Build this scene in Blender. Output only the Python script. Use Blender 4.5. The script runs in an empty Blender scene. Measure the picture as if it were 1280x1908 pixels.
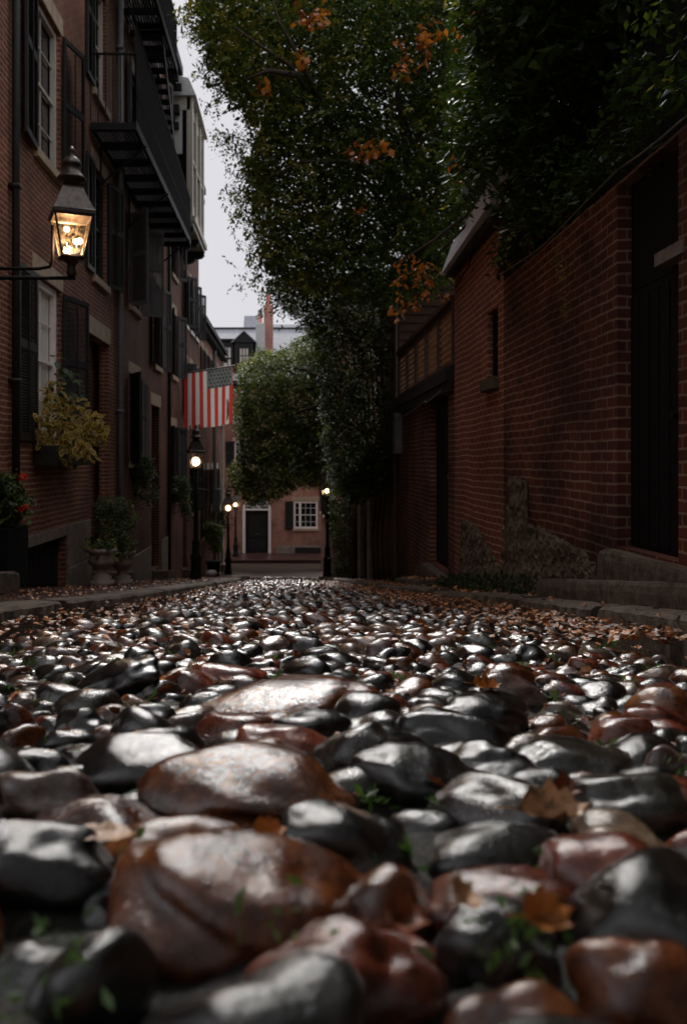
import bpy, bmesh, math, random
import numpy as np
from mathutils import Vector, Matrix
random.seed(7); RNG = np.random.default_rng(7)
S = bpy.context.scene
COL = S.collection
R = math.radians
# ------------------------------------------------------------------ camera
cam_d = bpy.data.cameras.new("camera"); cam = bpy.data.objects.new("camera", cam_d); COL.objects.link(cam)
CAMH = 0.30
cam.location = (0, 0, CAMH); cam.rotation_euler = (R(90), 0, 0)
cam_d.sensor_fit = 'HORIZONTAL'; cam_d.sensor_width = 24; cam_d.lens = 30
cam_d.shift_x = 0.0742; cam_d.shift_y = -0.0734
cam_d.clip_start = 0.05; cam_d.clip_end = 600
cam_d.dof.use_dof = True; cam_d.dof.focus_distance = 3.4; cam_d.dof.aperture_fstop = 4.5
S.camera = cam
# ------------------------------------------------------------------ sky and sun (overcast)
W = bpy.data.worlds.new("World"); S.world = W; W.use_nodes = True
nt = W.node_tree; nt.nodes.clear()
out = nt.nodes.new('ShaderNodeOutputWorld'); bg = nt.nodes.new('ShaderNodeBackground')
sky = nt.nodes.new('ShaderNodeTexSky'); sky.sky_type = 'NISHITA'; sky.sun_disc = False
SUN_EL, SUN_AZ = R(45), R(-7)            # azimuth from +Y towards +X
sky.sun_elevation = SUN_EL; sky.sun_rotation = SUN_AZ
tc = nt.nodes.new('ShaderNodeTexCoord'); sep = nt.nodes.new('ShaderNodeSeparateXYZ')
ramp = nt.nodes.new('ShaderNodeMapRange'); ramp.inputs['From Min'].default_value = 0.46; ramp.inputs['From Max'].default_value = 1.0
ramp.inputs['To Min'].default_value = 1.0; ramp.inputs['To Max'].default_value = 2.1
cloud = nt.nodes.new('ShaderNodeTexNoise'); cloud.inputs['Scale'].default_value = 2.2; cloud.inputs['Detail'].default_value = 4
cr = nt.nodes.new('ShaderNodeMapRange'); cr.inputs['To Min'].default_value = 0.9; cr.inputs['To Max'].default_value = 1.1
mx = nt.nodes.new('ShaderNodeMix'); mx.data_type = 'RGBA'; mx.inputs[0].default_value = 0.93
mx.inputs[7].default_value = (10.0, 9.9, 10.4, 1)
ml = nt.nodes.new('ShaderNodeMath'); ml.operation = 'MULTIPLY'
vm = nt.nodes.new('ShaderNodeVectorMath'); vm.operation = 'SCALE'
nt.links.new(tc.outputs['Generated'], sep.inputs[0]); nt.links.new(sep.outputs['Z'], ramp.inputs['Value'])
nt.links.new(tc.outputs['Generated'], cloud.inputs['Vector']); nt.links.new(cloud.outputs['Fac'], cr.inputs['Value'])
nt.links.new(ramp.outputs[0], ml.inputs[0]); nt.links.new(cr.outputs[0], ml.inputs[1])
nt.links.new(sky.outputs[0], mx.inputs[6]); nt.links.new(mx.outputs[2], vm.inputs[0]); nt.links.new(ml.outputs[0], vm.inputs['Scale'])
nt.links.new(vm.outputs[0], bg.inputs[0]); bg.inputs[1].default_value = 0.054
nt.links.new(bg.outputs[0], out.inputs[0])
sd = bpy.data.lights.new("sun", 'SUN'); sd.energy = 1.5; sd.angle = R(10); sd.color = (1.0, 0.97, 0.93)
sun = bpy.data.objects.new("sun", sd); COL.objects.link(sun)
d = Vector((math.sin(SUN_AZ)*math.cos(SUN_EL), math.cos(SUN_AZ)*math.cos(SUN_EL), math.sin(SUN_EL)))
sun.rotation_euler = d.to_track_quat('Z', 'Y').to_euler(); sun.location = (0, 0, 30)
S.view_settings.view_transform = 'Standard'; S.view_settings.look = 'None'
S.view_settings.gamma = 1; S.view_settings.exposure = 0.48; S.view_settings.use_curve_mapping = False
S.cycles.max_bounces = 5; S.cycles.diffuse_bounces = 3; S.cycles.glossy_bounces = 3
S.cycles.transmission_bounces = 5; S.cycles.transparent_max_bounces = 8
S.cycles.sample_clamp_indirect = 4

# ------------------------------------------------------------------ coordinates
VX, VY, F = 545.0, 860.0, 1600.0
def P(px, py, Y): return ((px-VX)/F*Y, Y, CAMH-(py-VY)/F*Y)
GY = [-40, 30, 33, 37, 41, 45, 60, 120]
GZ = [5.08, -3.81, -4.15, -4.38, -4.55, -4.62, -4.7, -4.9]
def G(y): return float(np.interp(y, GY, GZ))
# ------------------------------------------------------------------ materials
def newmat(name):
    m = bpy.data.materials.new(name); m.use_nodes = True
    return m, m.node_tree, m.node_tree.nodes['Principled BSDF']
def N(t, k, **kw):
    n = t.nodes.new(k)
    for a, b in kw.items():
        if hasattr(n, a) and a not in ('Scale',): setattr(n, a, b)
    return n
def noise(t, scale, detail=4, rough=.55, vec=None, dist=0):
    n = t.nodes.new('ShaderNodeTexNoise'); n.inputs['Scale'].default_value = scale
    n.inputs['Detail'].default_value = detail; n.inputs['Roughness'].default_value = rough; n.inputs['Distortion'].default_value = dist
    if vec is None:
        g = t.nodes.new('ShaderNodeNewGeometry'); vec = g.outputs['Position']
    t.links.new(vec, n.inputs['Vector']); return n
def cramp(t, fac, stops):
    r = t.nodes.new('ShaderNodeValToRGB'); t.links.new(fac, r.inputs[0])
    e = r.color_ramp.elements
    while len(e) < len(stops): e.new(0.5)
    for i, (p, c) in enumerate(stops):
        e[i].position = p; e[i].color = (*c, 1)
    return r
def bump(t, h, bsdf, strength=.3, dist=.01, prev=None):
    b = t.nodes.new('ShaderNodeBump'); b.inputs['Strength'].default_value = strength; b.inputs['Distance'].default_value = dist
    t.links.new(h, b.inputs['Height'])
    if prev is not None: t.links.new(prev, b.inputs['Normal'])
    t.links.new(b.outputs[0], bsdf.inputs['Normal']); return b.outputs[0]
def mixc(t, fac, a, b, mode='MIX'):
    m = t.nodes.new('ShaderNodeMix'); m.data_type = 'RGBA'; m.blend_type = mode
    for s, v in ((0, fac), (6, a), (7, b)):
        if isinstance(v, (int, float)): m.inputs[s].default_value = v
        elif isinstance(v, tuple): m.inputs[s].default_value = (*v, 1)
        else: t.links.new(v, m.inputs[s])
    return m.outputs[2]
def simple(name, c, rough=.6, metal=0, scale=14, var=.35, bmp=.2, bdist=.004, spec=.5):
    m, t, b = newmat(name)
    n = noise(t, scale, 5)
    lo = tuple(x*(1-var) for x in c); hi = tuple(min(1, x*(1+var)) for x in c)
    r = cramp(t, n.outputs['Fac'], [(.3, lo), (.7, hi)])
    t.links.new(r.outputs[0], b.inputs['Base Color'])
    b.inputs['Roughness'].default_value = rough; b.inputs['Metallic'].default_value = metal
    b.inputs['Specular IOR Level'].default_value = spec
    if bmp:
        n2 = noise(t, scale*4, 4); bump(t, n2.outputs['Fac'], b, bmp, bdist)
    return m
def brick(name, c1, c2, mortar, rough=.75, wob=.012, row=.068, wid=.21, ms=.011, stain=.5, bst=.8):
    m, t, b = newmat(name)
    g = t.nodes.new('ShaderNodeNewGeometry'); s = t.nodes.new('ShaderNodeSeparateXYZ'); t.links.new(g.outputs['Position'], s.inputs[0])
    a = t.nodes.new('ShaderNodeMath'); a.operation = 'ADD'; t.links.new(s.outputs[0], a.inputs[0]); t.links.new(s.outputs[1], a.inputs[1])
    nz = noise(t, 1.3, 3); nz2 = noise(t, 9, 2)
    d1 = t.nodes.new('ShaderNodeMath'); d1.operation = 'MULTIPLY_ADD'; d1.inputs[1].default_value = wob*5; t.links.new(nz.outputs['Fac'], d1.inputs[0]); t.links.new(s.outputs[2], d1.inputs[2])
    d2 = t.nodes.new('ShaderNodeMath'); d2.operation = 'MULTIPLY_ADD'; d2.inputs[1].default_value = wob; t.links.new(nz2.outputs['Fac'], d2.inputs[0]); t.links.new(d1.outputs[0], d2.inputs[2])
    c = t.nodes.new('ShaderNodeCombineXYZ'); t.links.new(a.outputs[0], c.inputs[0]); t.links.new(d2.outputs[0], c.inputs[1])
    bt = t.nodes.new('ShaderNodeTexBrick'); t.links.new(c.outputs[0], bt.inputs['Vector'])
    bt.inputs['Scale'].default_value = 1; bt.inputs['Brick Width'].default_value = wid; bt.inputs['Row Height'].default_value = row
    bt.inputs['Mortar Size'].default_value = ms; bt.inputs['Mortar Smooth'].default_value = .35; bt.inputs['Bias'].default_value = 0
    bt.inputs['Color1'].default_value = (*c1, 1); bt.inputs['Color2'].default_value = (*c2, 1); bt.inputs['Mortar'].default_value = (*mortar, 1)
    # worn mortar: only shows in places
    wn = noise(t, 4, 5, .7); wr = cramp(t, wn.outputs['Fac'], [(.38, (.05,)*3), (.62, (1,)*3)])
    wf = t.nodes.new('ShaderNodeMath'); wf.operation = 'MULTIPLY'; t.links.new(bt.outputs['Fac'], wf.inputs[0]); t.links.new(wr.outputs[0], wf.inputs[1])
    fr_ = t.nodes.new('ShaderNodeMath'); fr_.operation = 'PINGPONG'; fr_.inputs[1].default_value = row/2; t.links.new(d2.outputs[0], fr_.inputs[0])
    hm = t.nodes.new('ShaderNodeMapRange'); hm.inputs['From Min'].default_value = ms*.9; hm.inputs['From Max'].default_value = ms*1.3; hm.inputs['To Min'].default_value = 1; hm.inputs['To Max'].default_value = .22; t.links.new(fr_.outputs[0], hm.inputs['Value'])
    wf2 = t.nodes.new('ShaderNodeMath'); wf2.operation = 'MULTIPLY'; t.links.new(wf.outputs[0], wf2.inputs[0]); t.links.new(hm.outputs[0], wf2.inputs[1]); wf = wf2
    bn = noise(t, 30, 4, .7); br = cramp(t, bn.outputs['Fac'], [(.3, tuple(x*.6 for x in c1)), (.7, c2)])
    body = mixc(t, .45, bt.outputs['Color'], br.outputs[0])
    body = mixc(t, wf.outputs[0], mixc(t, .7, body, tuple(x*.5 for x in c2)) if False else body, mortar)
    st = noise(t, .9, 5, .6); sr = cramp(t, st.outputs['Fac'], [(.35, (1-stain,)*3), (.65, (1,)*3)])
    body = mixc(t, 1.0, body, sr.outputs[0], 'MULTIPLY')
    t.links.new(body, b.inputs['Base Color']); b.inputs['Roughness'].default_value = rough; b.inputs['Specular IOR Level'].default_value = .2
    inv = t.nodes.new('ShaderNodeMath'); inv.operation = 'SUBTRACT'; inv.inputs[0].default_value = 1; t.links.new(bt.outputs['Fac'], inv.inputs[1])
    p1 = bump(t, inv.outputs[0], b, bst, .012); bump(t, bn.outputs['Fac'], b, .5, .006, p1)
    return m
M = {}
M['brick_a'] = brick('brick_left', (.26, .085, .05), (.15, .052, .036), (.42, .27, .18), stain=.45)
M['brick_b'] = brick('brick_left_dark', (.19, .075, .05), (.12, .05, .037), (.26, .16, .11), stain=.45)
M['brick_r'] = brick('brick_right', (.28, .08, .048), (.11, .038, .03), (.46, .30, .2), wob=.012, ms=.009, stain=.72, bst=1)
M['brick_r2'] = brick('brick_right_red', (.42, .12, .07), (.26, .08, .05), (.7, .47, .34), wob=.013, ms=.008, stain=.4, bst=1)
M['brick_f'] = brick('brick_far', (.38, .12, .07), (.22, .07, .045), (.6, .42, .32), ms=.014, stain=.55)
M['brick_c'] = brick('brick_chimney', (.5, .16, .1), (.4, .12, .08), (.7, .55, .48), ms=.014, stain=.2)
M['pave'] = brick('brick_paving', (.12, .05, .04), (.07, .035, .03), (.05, .04, .035), wid=.2, row=.1, stain=.5, rough=.35)
def stonemat(name, c, rough=.75, sc=6, bd=.03, var=.5):
    m, t, b = newmat(name)
    n = noise(t, sc, 8, .65); r = cramp(t, n.outputs['Fac'], [(.25, tuple(x*(1-var) for x in c)), (.5, c), (.75, tuple(min(1, x*(1+var)) for x in c))])
    t.links.new(r.outputs[0], b.inputs['Base Color']); b.inputs['Roughness'].default_value = rough
    b.inputs['Specular IOR Level'].default_value = .25
    n2 = noise(t, sc*5, 6, .7); p = bump(t, n.outputs['Fac'], b, .6, bd); bump(t, n2.outputs['Fac'], b, .5, bd*.3, p)
    return m
M['granite'] = stonemat('granite', (.20, .165, .14), .55, 9, .02)
M['kerb'] = stonemat('kerb_granite', (.11, .083, .06), .7, 12, .03, .7)
M['sandstone'] = stonemat('sandstone', (.36, .27, .19), .7, 7, .006, .3)
M['rubble'] = stonemat('rubble', (.12, .09, .06), .9, 9, .05, .85)
M['white'] = simple('white_paint', (.72, .68, .64), .45, bmp=.1, var=.1)
M['cream'] = simple('cream_paint', (.46, .42, .36), .5, bmp=.1, var=.12)
M['greywood'] = simple('grey_boards', (.5, .5, .5), .5, var=.12)
M['black'] = simple('black_paint', (.015, .014, .014), .55, bmp=.05, spec=.3)
M['shutter'] = simple('shutter_paint', (.014, .012, .012), .5, bmp=.1, spec=.35)
M['iron'] = simple('cast_iron', (.009, .008, .008), .6, 0, 30, spec=.2)
M['bronze'] = simple('lamp_bronze', (.075, .06, .05), .38, .55, 25)
M['door'] = simple('door_paint', (.006, .006, .006), .7, bmp=.05, spec=.15)
M['brown'] = simple('brown_wood', (.075, .035, .022), .55, scale=20)
M['lattice'] = simple('lattice_wood', (.42, .23, .12), .6, scale=20)
M['slate'] = simple('slate_roof', (.25, .255, .285), .7, scale=6, var=.2)
M['metalroof'] = simple('metal_flashing', (.78, .77, .80), .4, .0, scale=9, var=.25)
M['darkroof'] = simple('dark_roof', (.04, .035, .035), .6)
M['curtain'] = simple('curtain', (.55, .52, .47), .9, var=.1)
M['pot'] = stonemat('terracotta_pot', (.23, .18, .15), .6, 14, .006, .35)
M['clay'] = simple('clay_pipe', (.6, .25, .17), .7, var=.15)
M['greybox'] = simple('grey_metal', (.17, .165, .16), .5, .2, var=.15)
M['bark'] = stonemat('bark', (.055, .042, .032), .85, 18, .02)
M['soil'] = simple('soil', (.03, .022, .017), .9)
M['asphalt'] = simple('asphalt', (.055, .036, .026), .8, scale=3, bmp=.4, spec=.2)
M['mud'] = None
def glassmat():
    m, t, b = newmat('window_glass'); b.inputs['Base Color'].default_value = (.012, .012, .014, 1); b.inputs['Roughness'].default_value = .07
    n = noise(t, 2.5, 2); bump(t, n.outputs['Fac'], b, .15, .02); return m
M['glass'] = glassmat()
def lampglass():
    m = bpy.data.materials.new('lamp_glass'); m.use_nodes = True; t = m.node_tree; t.nodes.clear()
    o = t.nodes.new('ShaderNodeOutputMaterial'); mi = t.nodes.new('ShaderNodeMixShader'); tr = t.nodes.new('ShaderNodeBsdfTransparent'); gl = t.nodes.new('ShaderNodeBsdfGlossy')
    df = t.nodes.new('ShaderNodeBsdfTranslucent'); df.inputs[0].default_value = (.9, .75, .5, 1); mi2 = t.nodes.new('ShaderNodeMixShader')
    n = noise(t, 40, 3); r = cramp(t, n.outputs['Fac'], [(.4, (.0,)*3), (.8, (.05,)*3)])
    tr.inputs[0].default_value = (.97, .93, .85, 1); gl.inputs['Roughness'].default_value = .1; mi.inputs[0].default_value = .07
    t.links.new(tr.outputs[0], mi.inputs[1]); t.links.new(gl.outputs[0], mi.inputs[2]); t.links.new(r.outputs[0], mi2.inputs[0])
    t.links.new(mi.outputs[0], mi2.inputs[1]); t.links.new(df.outputs[0], mi2.inputs[2]); t.links.new(mi2.outputs[0], o.inputs[0]); return m
M['lampglass'] = lampglass()
def emis(name, c, s):
    m, t, b = newmat(name); b.inputs['Base Color'].default_value = (.8, .7, .5, 1)
    b.inputs['Emission Color'].default_value = (*c, 1); b.inputs['Emission Strength'].default_value = s; return m
M['glow'] = emis('mantle_glow', (1, .66, .36), 14)
M['flare_ball'] = emis('flare_ball_glow', (1, .72, .48), 2.4)  # oversized glowing ball imitating flare around a post lamp
def leafmat(name, c, rough=.35, trans=.4, var=.5, spec=.5, tint=(1.3, 1.3, .7)):
    m = bpy.data.materials.new(name); m.use_nodes = True; t = m.node_tree; b = t.nodes['Principled BSDF']
    n = noise(t, 3.0, 4, .8); r = cramp(t, n.outputs['Fac'], [(.3, tuple(x*(1-var) for x in c)), (.7, tuple(x*(1+var) for x in c))])
    t.links.new(r.outputs[0], b.inputs['Base Color']); b.inputs['Roughness'].default_value = rough; b.inputs['Specular IOR Level'].default_value = spec
    o = t.nodes['Material Output']; tl = t.nodes.new('ShaderNodeBsdfTranslucent'); t.links.new(mixc(t, 1.0, r.outputs[0], tint, 'MULTIPLY'), tl.inputs[0])
    ms = t.nodes.new('ShaderNodeMixShader'); ms.inputs[0].default_value = trans
    t.links.new(b.outputs[0], ms.inputs[1]); t.links.new(tl.outputs[0], ms.inputs[2]); t.links.new(ms.outputs[0], o.inputs[0]); return m
M['lf_dark'] = leafmat('leaf_dark', (.032, .055, .014), .45, .3, spec=.3)
M['lf_mid'] = leafmat('leaf_mid', (.085, .125, .026), .45, .35, spec=.3)
M['lf_olive'] = leafmat('leaf_olive', (.24, .22, .045), .5, .4, spec=.3)
M['lf_far'] = leafmat('leaf_far', (.22, .23, .07), .4)
M['lf_orange'] = leafmat('leaf_orange', (.5, .17, .03), var=.25)
M['lf_rust'] = leafmat('leaf_rust', (.26, .075, .025), var=.4)
M['lf_tan'] = leafmat('leaf_tan', (.42, .22, .10), var=.3)
M['lf_yel'] = leafmat('leaf_yellow_green', (.40, .32, .045), .5, var=.3, spec=.25)
M['lf_maroon'] = leafmat('leaf_maroon', (.17, .085, .03), .5, var=.3, spec=.25)
M['lf_bright'] = leafmat('leaf_bright', (.16, .22, .03), var=.4)
def deadleaf(name, c):
    m, t, b = newmat(name); n = noise(t, 55, 6, .7); q = cramp(t, n.outputs['Fac'], [(.36, tuple(x*.22 for x in c)), (.5, c), (.68, tuple(min(1, x*1.35) for x in c))])
    t.links.new(q.outputs[0], b.inputs['Base Color']); b.inputs['Roughness'].default_value = .4; n2 = noise(t, 120, 5); bump(t, n2.outputs['Fac'], b, .6, .004); return m
M['d_tan'] = deadleaf('dead_leaf_tan', (.40, .21, .10)); M['d_rust'] = deadleaf('dead_leaf_rust', (.22, .06, .02)); M['d_orange'] = deadleaf('dead_leaf_orange', (.48, .16, .03))
M['grass'] = leafmat('grass', (.06, .12, .025), var=.4)
M['petal'] = leafmat('petal_red', (.75, .03, .03), var=.15)
M['fl_red'] = leafmat('flag_red', (.58, .06, .045), .8, .5, .08, .2, (1.1, 1.1, 1.1))
M['fl_white'] = leafmat('flag_white', (.75, .70, .66), .8, .5, .08, .2, (1.1, 1.1, 1.1))
M['fl_blue'] = leafmat('flag_canton', (.24, .26, .38), .7, .3, .15)
M['fl_star'] = simple('flag_star', (.03, .03, .045), .8, bmp=.05, var=.1, spec=.2)

# ------------------------------------------------------------------ mesh helpers
ORG = {}
def link(o): COL.objects.link(o); return o
def tag(o, label=None, cat=None, group=None, kind=None):
    if label: o['label'] = label
    if cat: o['category'] = cat
    if group: o['group'] = group
    if kind: o['kind'] = kind
    return o
def thing(name, loc, label, cat, group=None):
    o = bpy.data.objects.new(name, None); link(o); o.location = loc; o.empty_display_size = .1
    ORG[o.name] = Vector(loc); return tag(o, label, cat, group)
IDT = lambda u, w, z: (u, w, z)
def seg(p0, dvec, n):
    return lambda u, w, z: (p0[0]+dvec[0]*u+n[0]*w, p0[1]+dvec[1]*u+n[1]*w, z)
class MB:
    def __init__(s, T=IDT): s.v = []; s.f = []; s.m = []; s.T = T
    def add(s, vs, fs, mi=0, T=None):
        T = T or s.T; b = len(s.v)
        s.v += [T(*p) for p in vs]; s.f += [tuple(b+i for i in f) for f in fs]; s.m += [mi]*len(fs)
    def box(s, x0, x1, y0, y1, z0, z1, mi=0, j=0):
        vs = [(x, y, z) for x in (x0, x1) for y in (y0, y1) for z in (z0, z1)]
        if j: vs = [(a+random.uniform(-j, j), b+random.uniform(-j, j), c+random.uniform(-j, j)) for a, b, c in vs]
        s.add(vs, [(0, 1, 3, 2), (4, 6, 7, 5), (0, 4, 5, 1), (2, 3, 7, 6), (0, 2, 6, 4), (1, 5, 7, 3)], mi)
    def quad(s, a, b, c, d, mi=0): s.add([a, b, c, d], [(0, 1, 2, 3)], mi)
    def tube(s, pts, rs, n=8, mi=0, T=None, cap=True):
        T = T or s.T; pts = [Vector(T(*p)) for p in pts]
        if not hasattr(rs, '__len__'): rs = [rs]*len(pts)
        ring = []; b = len(s.v); up = None
        for i, p in enumerate(pts):
            t = (pts[min(i+1, len(pts)-1)]-pts[max(i-1, 0)]).normalized()
            if up is None: up = Vector((0, 0, 1)) if abs(t.z) < .9 else Vector((1, 0, 0))
            a = t.cross(up).normalized(); c = a.cross(t).normalized(); up = c
            for k in range(n):
                an = 2*math.pi*k/n; s.v.append(tuple(p+(a*math.cos(an)+c*math.sin(an))*rs[i]))
        for i in range(len(pts)-1):
            for k in range(n):
                s.f.append((b+i*n+k, b+i*n+(k+1) % n, b+(i+1)*n+(k+1) % n, b+(i+1)*n+k)); s.m.append(mi)
        if cap:
            s.f.append(tuple(b+k for k in range(n))[::-1]); s.m.append(mi)
            e = b+(len(pts)-1)*n; s.f.append(tuple(e+k for k in range(n))); s.m.append(mi)
    def lathe(s, c, prof, n=16, mi=0, rot=0):
        b = len(s.v)
        for r, z in prof:
            for k in range(n):
                an = 2*math.pi*(k+rot)/n; s.v.append(s.T(c[0]+r*math.cos(an), c[1]+r*math.sin(an), c[2]+z))
        for i in range(len(prof)-1):
            for k in range(n):
                s.f.append((b+i*n+k, b+i*n+(k+1) % n, b+(i+1)*n+(k+1) % n, b+(i+1)*n+k)); s.m.append(mi)
        s.f.append(tuple(b+k for k in range(n))[::-1]); s.m.append(mi)
        e = b+(len(prof)-1)*n; s.f.append(tuple(e+k for k in range(n))); s.m.append(mi)
    def build(s, name, mats, parent=None, smooth=False, bevel=0, org=None):
        me = bpy.data.meshes.new(name); o = bpy.data.objects.new(name, me)
        og = ORG[parent.name] if parent is not None else Vector(org or (0, 0, 0))
        me.from_pydata([(a-og.x, b-og.y, c-og.z) for a, b, c in s.v], [], s.f)
        for m in (mats if isinstance(mats, (list, tuple)) else [mats]): me.materials.append(M[m] if isinstance(m, str) else m)
        me.polygons.foreach_set('material_index', s.m)
        if smooth: me.polygons.foreach_set('use_smooth', [True]*len(me.polygons))
        link(o); ORG[o.name] = og
        if parent is not None: o.parent = parent
        else: o.location = og
        bm = bmesh.new(); bm.from_mesh(me); bmesh.ops.recalc_face_normals(bm, faces=bm.faces); bm.to_mesh(me); bm.free()
        if bevel:
            md = o.modifiers.new('bevel', 'BEVEL'); md.width = bevel; md.segments = 2; md.limit_method = 'ANGLE'
        return o
def kids(o): return [c for c in o.children]
def copy_tree(o, parent=None):
    c = o.copy(); link(c); ORG[c.name] = ORG[o.name]
    if parent: c.parent = parent
    for ch in kids(o): copy_tree(ch, c)
    return c
# wall with rectangular holes, given in local (u, z)
def wall(T, u0, u1, z0, z1, holes, parent, mat, name='wall', depth=.3, rev=.16, top=True):
    us = sorted({u0, u1, *[h[0] for h in holes], *[h[1] for h in holes]}); zs = sorted({z0, z1, *[h[2] for h in holes], *[h[3] for h in holes]})
    us = [u for u in us if u0 <= u <= u1]; zs = [z for z in zs if z0 <= z <= z1]
    mb = MB(T)
    for i in range(len(us)-1):
        for k in range(len(zs)-1):
            uc, zc = (us[i]+us[i+1])/2, (zs[k]+zs[k+1])/2
            if any(h[0] < uc < h[1] and h[2] < zc < h[3] for h in holes): continue
            mb.quad((us[i], 0, zs[k]), (us[i+1], 0, zs[k]), (us[i+1], 0, zs[k+1]), (us[i], 0, zs[k+1]))
    for a, b, c, e in holes:
        for q in (((a, 0, c), (b, 0, c), (b, -rev, c), (a, -rev, c)), ((a, 0, e), (b, 0, e), (b, -rev, e), (a, -rev, e)),
                  ((a, 0, c), (a, 0, e), (a, -rev, e), (a, -rev, c)), ((b, 0, c), (b, 0, e), (b, -rev, e), (b, -rev, c))):
            mb.quad(*q)
    mb.quad((u0, 0, z0), (u0, 0, z1), (u0, -depth, z1), (u0, -depth, z0)); mb.quad((u1, 0, z0), (u1, 0, z1), (u1, -depth, z1), (u1, -depth, z0))
    mb.quad((u0, 0, z1), (u1, 0, z1), (u1, -depth, z1), (u0, -depth, z1)); mb.quad((u0, -depth, z0), (u1, -depth, z0), (u1, -depth, z1), (u0, -depth, z1))
    return mb.build(name, mat, parent)
def window(T, parent, a, b, c, e, nx=2, nz=4, frame='black', lintel='sandstone', sill='sandstone', rec=.11, glass='glass', lh=.24, lo=.1, curtain=False, ft=.05):
    mb = MB(T)
    mb.box(a, a+ft, -rec-.02, -rec+.05, c, e); mb.box(b-ft, b, -rec-.02, -rec+.05, c, e)
    mb.box(a+ft, b-ft, -rec-.02, -rec+.045, c, c+ft); mb.box(a+ft, b-ft, -rec-.02, -rec+.045, e-ft, e)
    zm = (c+e)/2; mb.box(a+ft, b-ft, -rec-.01, -rec+.03, zm-.02, zm+.02)
    for i in range(1, nx): u = a+ft+(b-a-2*ft)*i/nx; mb.box(u-.009, u+.009, -rec-.008, -rec+.012, c+ft, e-ft)
    for k in range(1, nz):
        z = c+(e-c)*k/nz
        if abs(z-zm) > .05: mb.box(a+ft, b-ft, -rec-.006, -rec+.010, z-.009, z+.009)
    w = mb.build('window', frame, parent)
    g = MB(T); g.box(a+.01, b-.01, -rec-.045, -rec-.035, c+.01, e-.01); g.build('pane', glass, w)
    if curtain:
        k = MB(T); n = 14
        for i in range(n):
            u = a+.06+(b-a-.12)*i/n; u2 = a+.06+(b-a-.12)*(i+1)/n
            k.quad((u, -rec-.033+(i % 2)*.004, c+.06), (u2, -rec-.033+((i+1) % 2)*.004, c+.06), (u2, -rec-.033+((i+1) % 2)*.004, e-.06), (u, -rec-.033+(i % 2)*.004, e-.06))
        k.build('curtain', 'curtain', w)
    if sill: s = MB(T); s.box(a-.06, b+.06, -.10, .07, c-.12, c-.002); s.build('sill', sill, w, bevel=.008)
    if lintel: s = MB(T); s.box(a-lo, b+lo, -.08, .012, e+.002, e+lh); s.build('lintel', lintel, w, bevel=.008)
    return w
def shutter(T, parent, hinge, sgn, wd, c, e, ang=0, mat='shutter', dense=.034):
    ca, sa = math.cos(ang), math.sin(ang)
    def TT(s_, t_, z): return T(hinge+sgn*(s_*ca-t_*sa), .02+s_*sa+t_*ca, z)
    mb = MB(TT); fr = .05
    mb.box(0, fr, 0, .035, c, e); mb.box(wd-fr, wd, 0, .035, c, e)
    zm = c+(e-c)*.55
    for z0, z1 in ((c, c+.08), (zm-.05, zm+.05), (e-.07, e)): mb.box(fr, wd-fr, 0, .034, z0, z1)
    mb.box(wd/2-.008, wd/2+.008, .03, .045, c+.08, e-.07)
    for lo, hi in ((c+.08, zm-.05), (zm+.05, e-.07)):
        n = max(3, int((hi-lo)/dense))
        for i in range(n):
            z = lo+(hi-lo)*(i+.5)/n
            mb.add([(fr, .002, z+.016), (wd-fr, .002, z+.016), (wd-fr, .034, z-.014), (fr, .034, z-.014), (fr, .006, z+.020), (wd-fr, .006, z+.020), (wd-fr, .038, z-.010), (fr, .038, z-.010)],
                   [(0, 1, 2, 3), (4, 5, 6, 7), (3, 2, 6, 7), (0, 1, 5, 4)])
    return mb.build('shutter', mat, parent)
def door(T, parent, a, b, c, e, rec=.35, mat='door', surround=None, transom=.45):
    mb = MB(T); dz = e-transom
    mb.box(a+.04, b-.04, -rec-.05, -rec, c, dz)
    wm = (a+b)/2
    for u0, u1 in ((a+.12, wm-.05), (wm+.05, b-.12)):
        for k in range(3):
            z0 = c+.12+(dz-c-.2)*k/3; z1 = c+.06+(dz-c-.2)*(k+1)/3
            mb.box(u0, u1, -rec, -rec+.015, z0, z1); mb.box(u0+.04, u1-.04, -rec+.015, -rec+.028, z0+.05, z1-.05)
    o = mb.build('door', mat, parent)
    f = MB(T); f.box(a, a+.04, -rec-.05, -rec+.06, c, e); f.box(b-.04, b, -rec-.05, -rec+.06, c, e); f.box(a+.04, b-.04, -rec-.05, -rec+.05, dz, dz+.06); f.box(a+.04, b-.04, -rec-.05, -rec+.05, e-.05, e)
    f.build('frame', surround or mat, o)
    g = MB(T); g.box(a+.04, b-.04, -rec-.03, -rec-.02, dz+.06, e-.05); g.build('transom_pane', 'glass', o)
    h = MB(T); h.tube([(b-.14, -rec+.01, c+1.0), (b-.14, -rec+.06, c+1.0)], [.012, .028], 8); h.build('knob', 'bronze', o)
    return o

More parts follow.
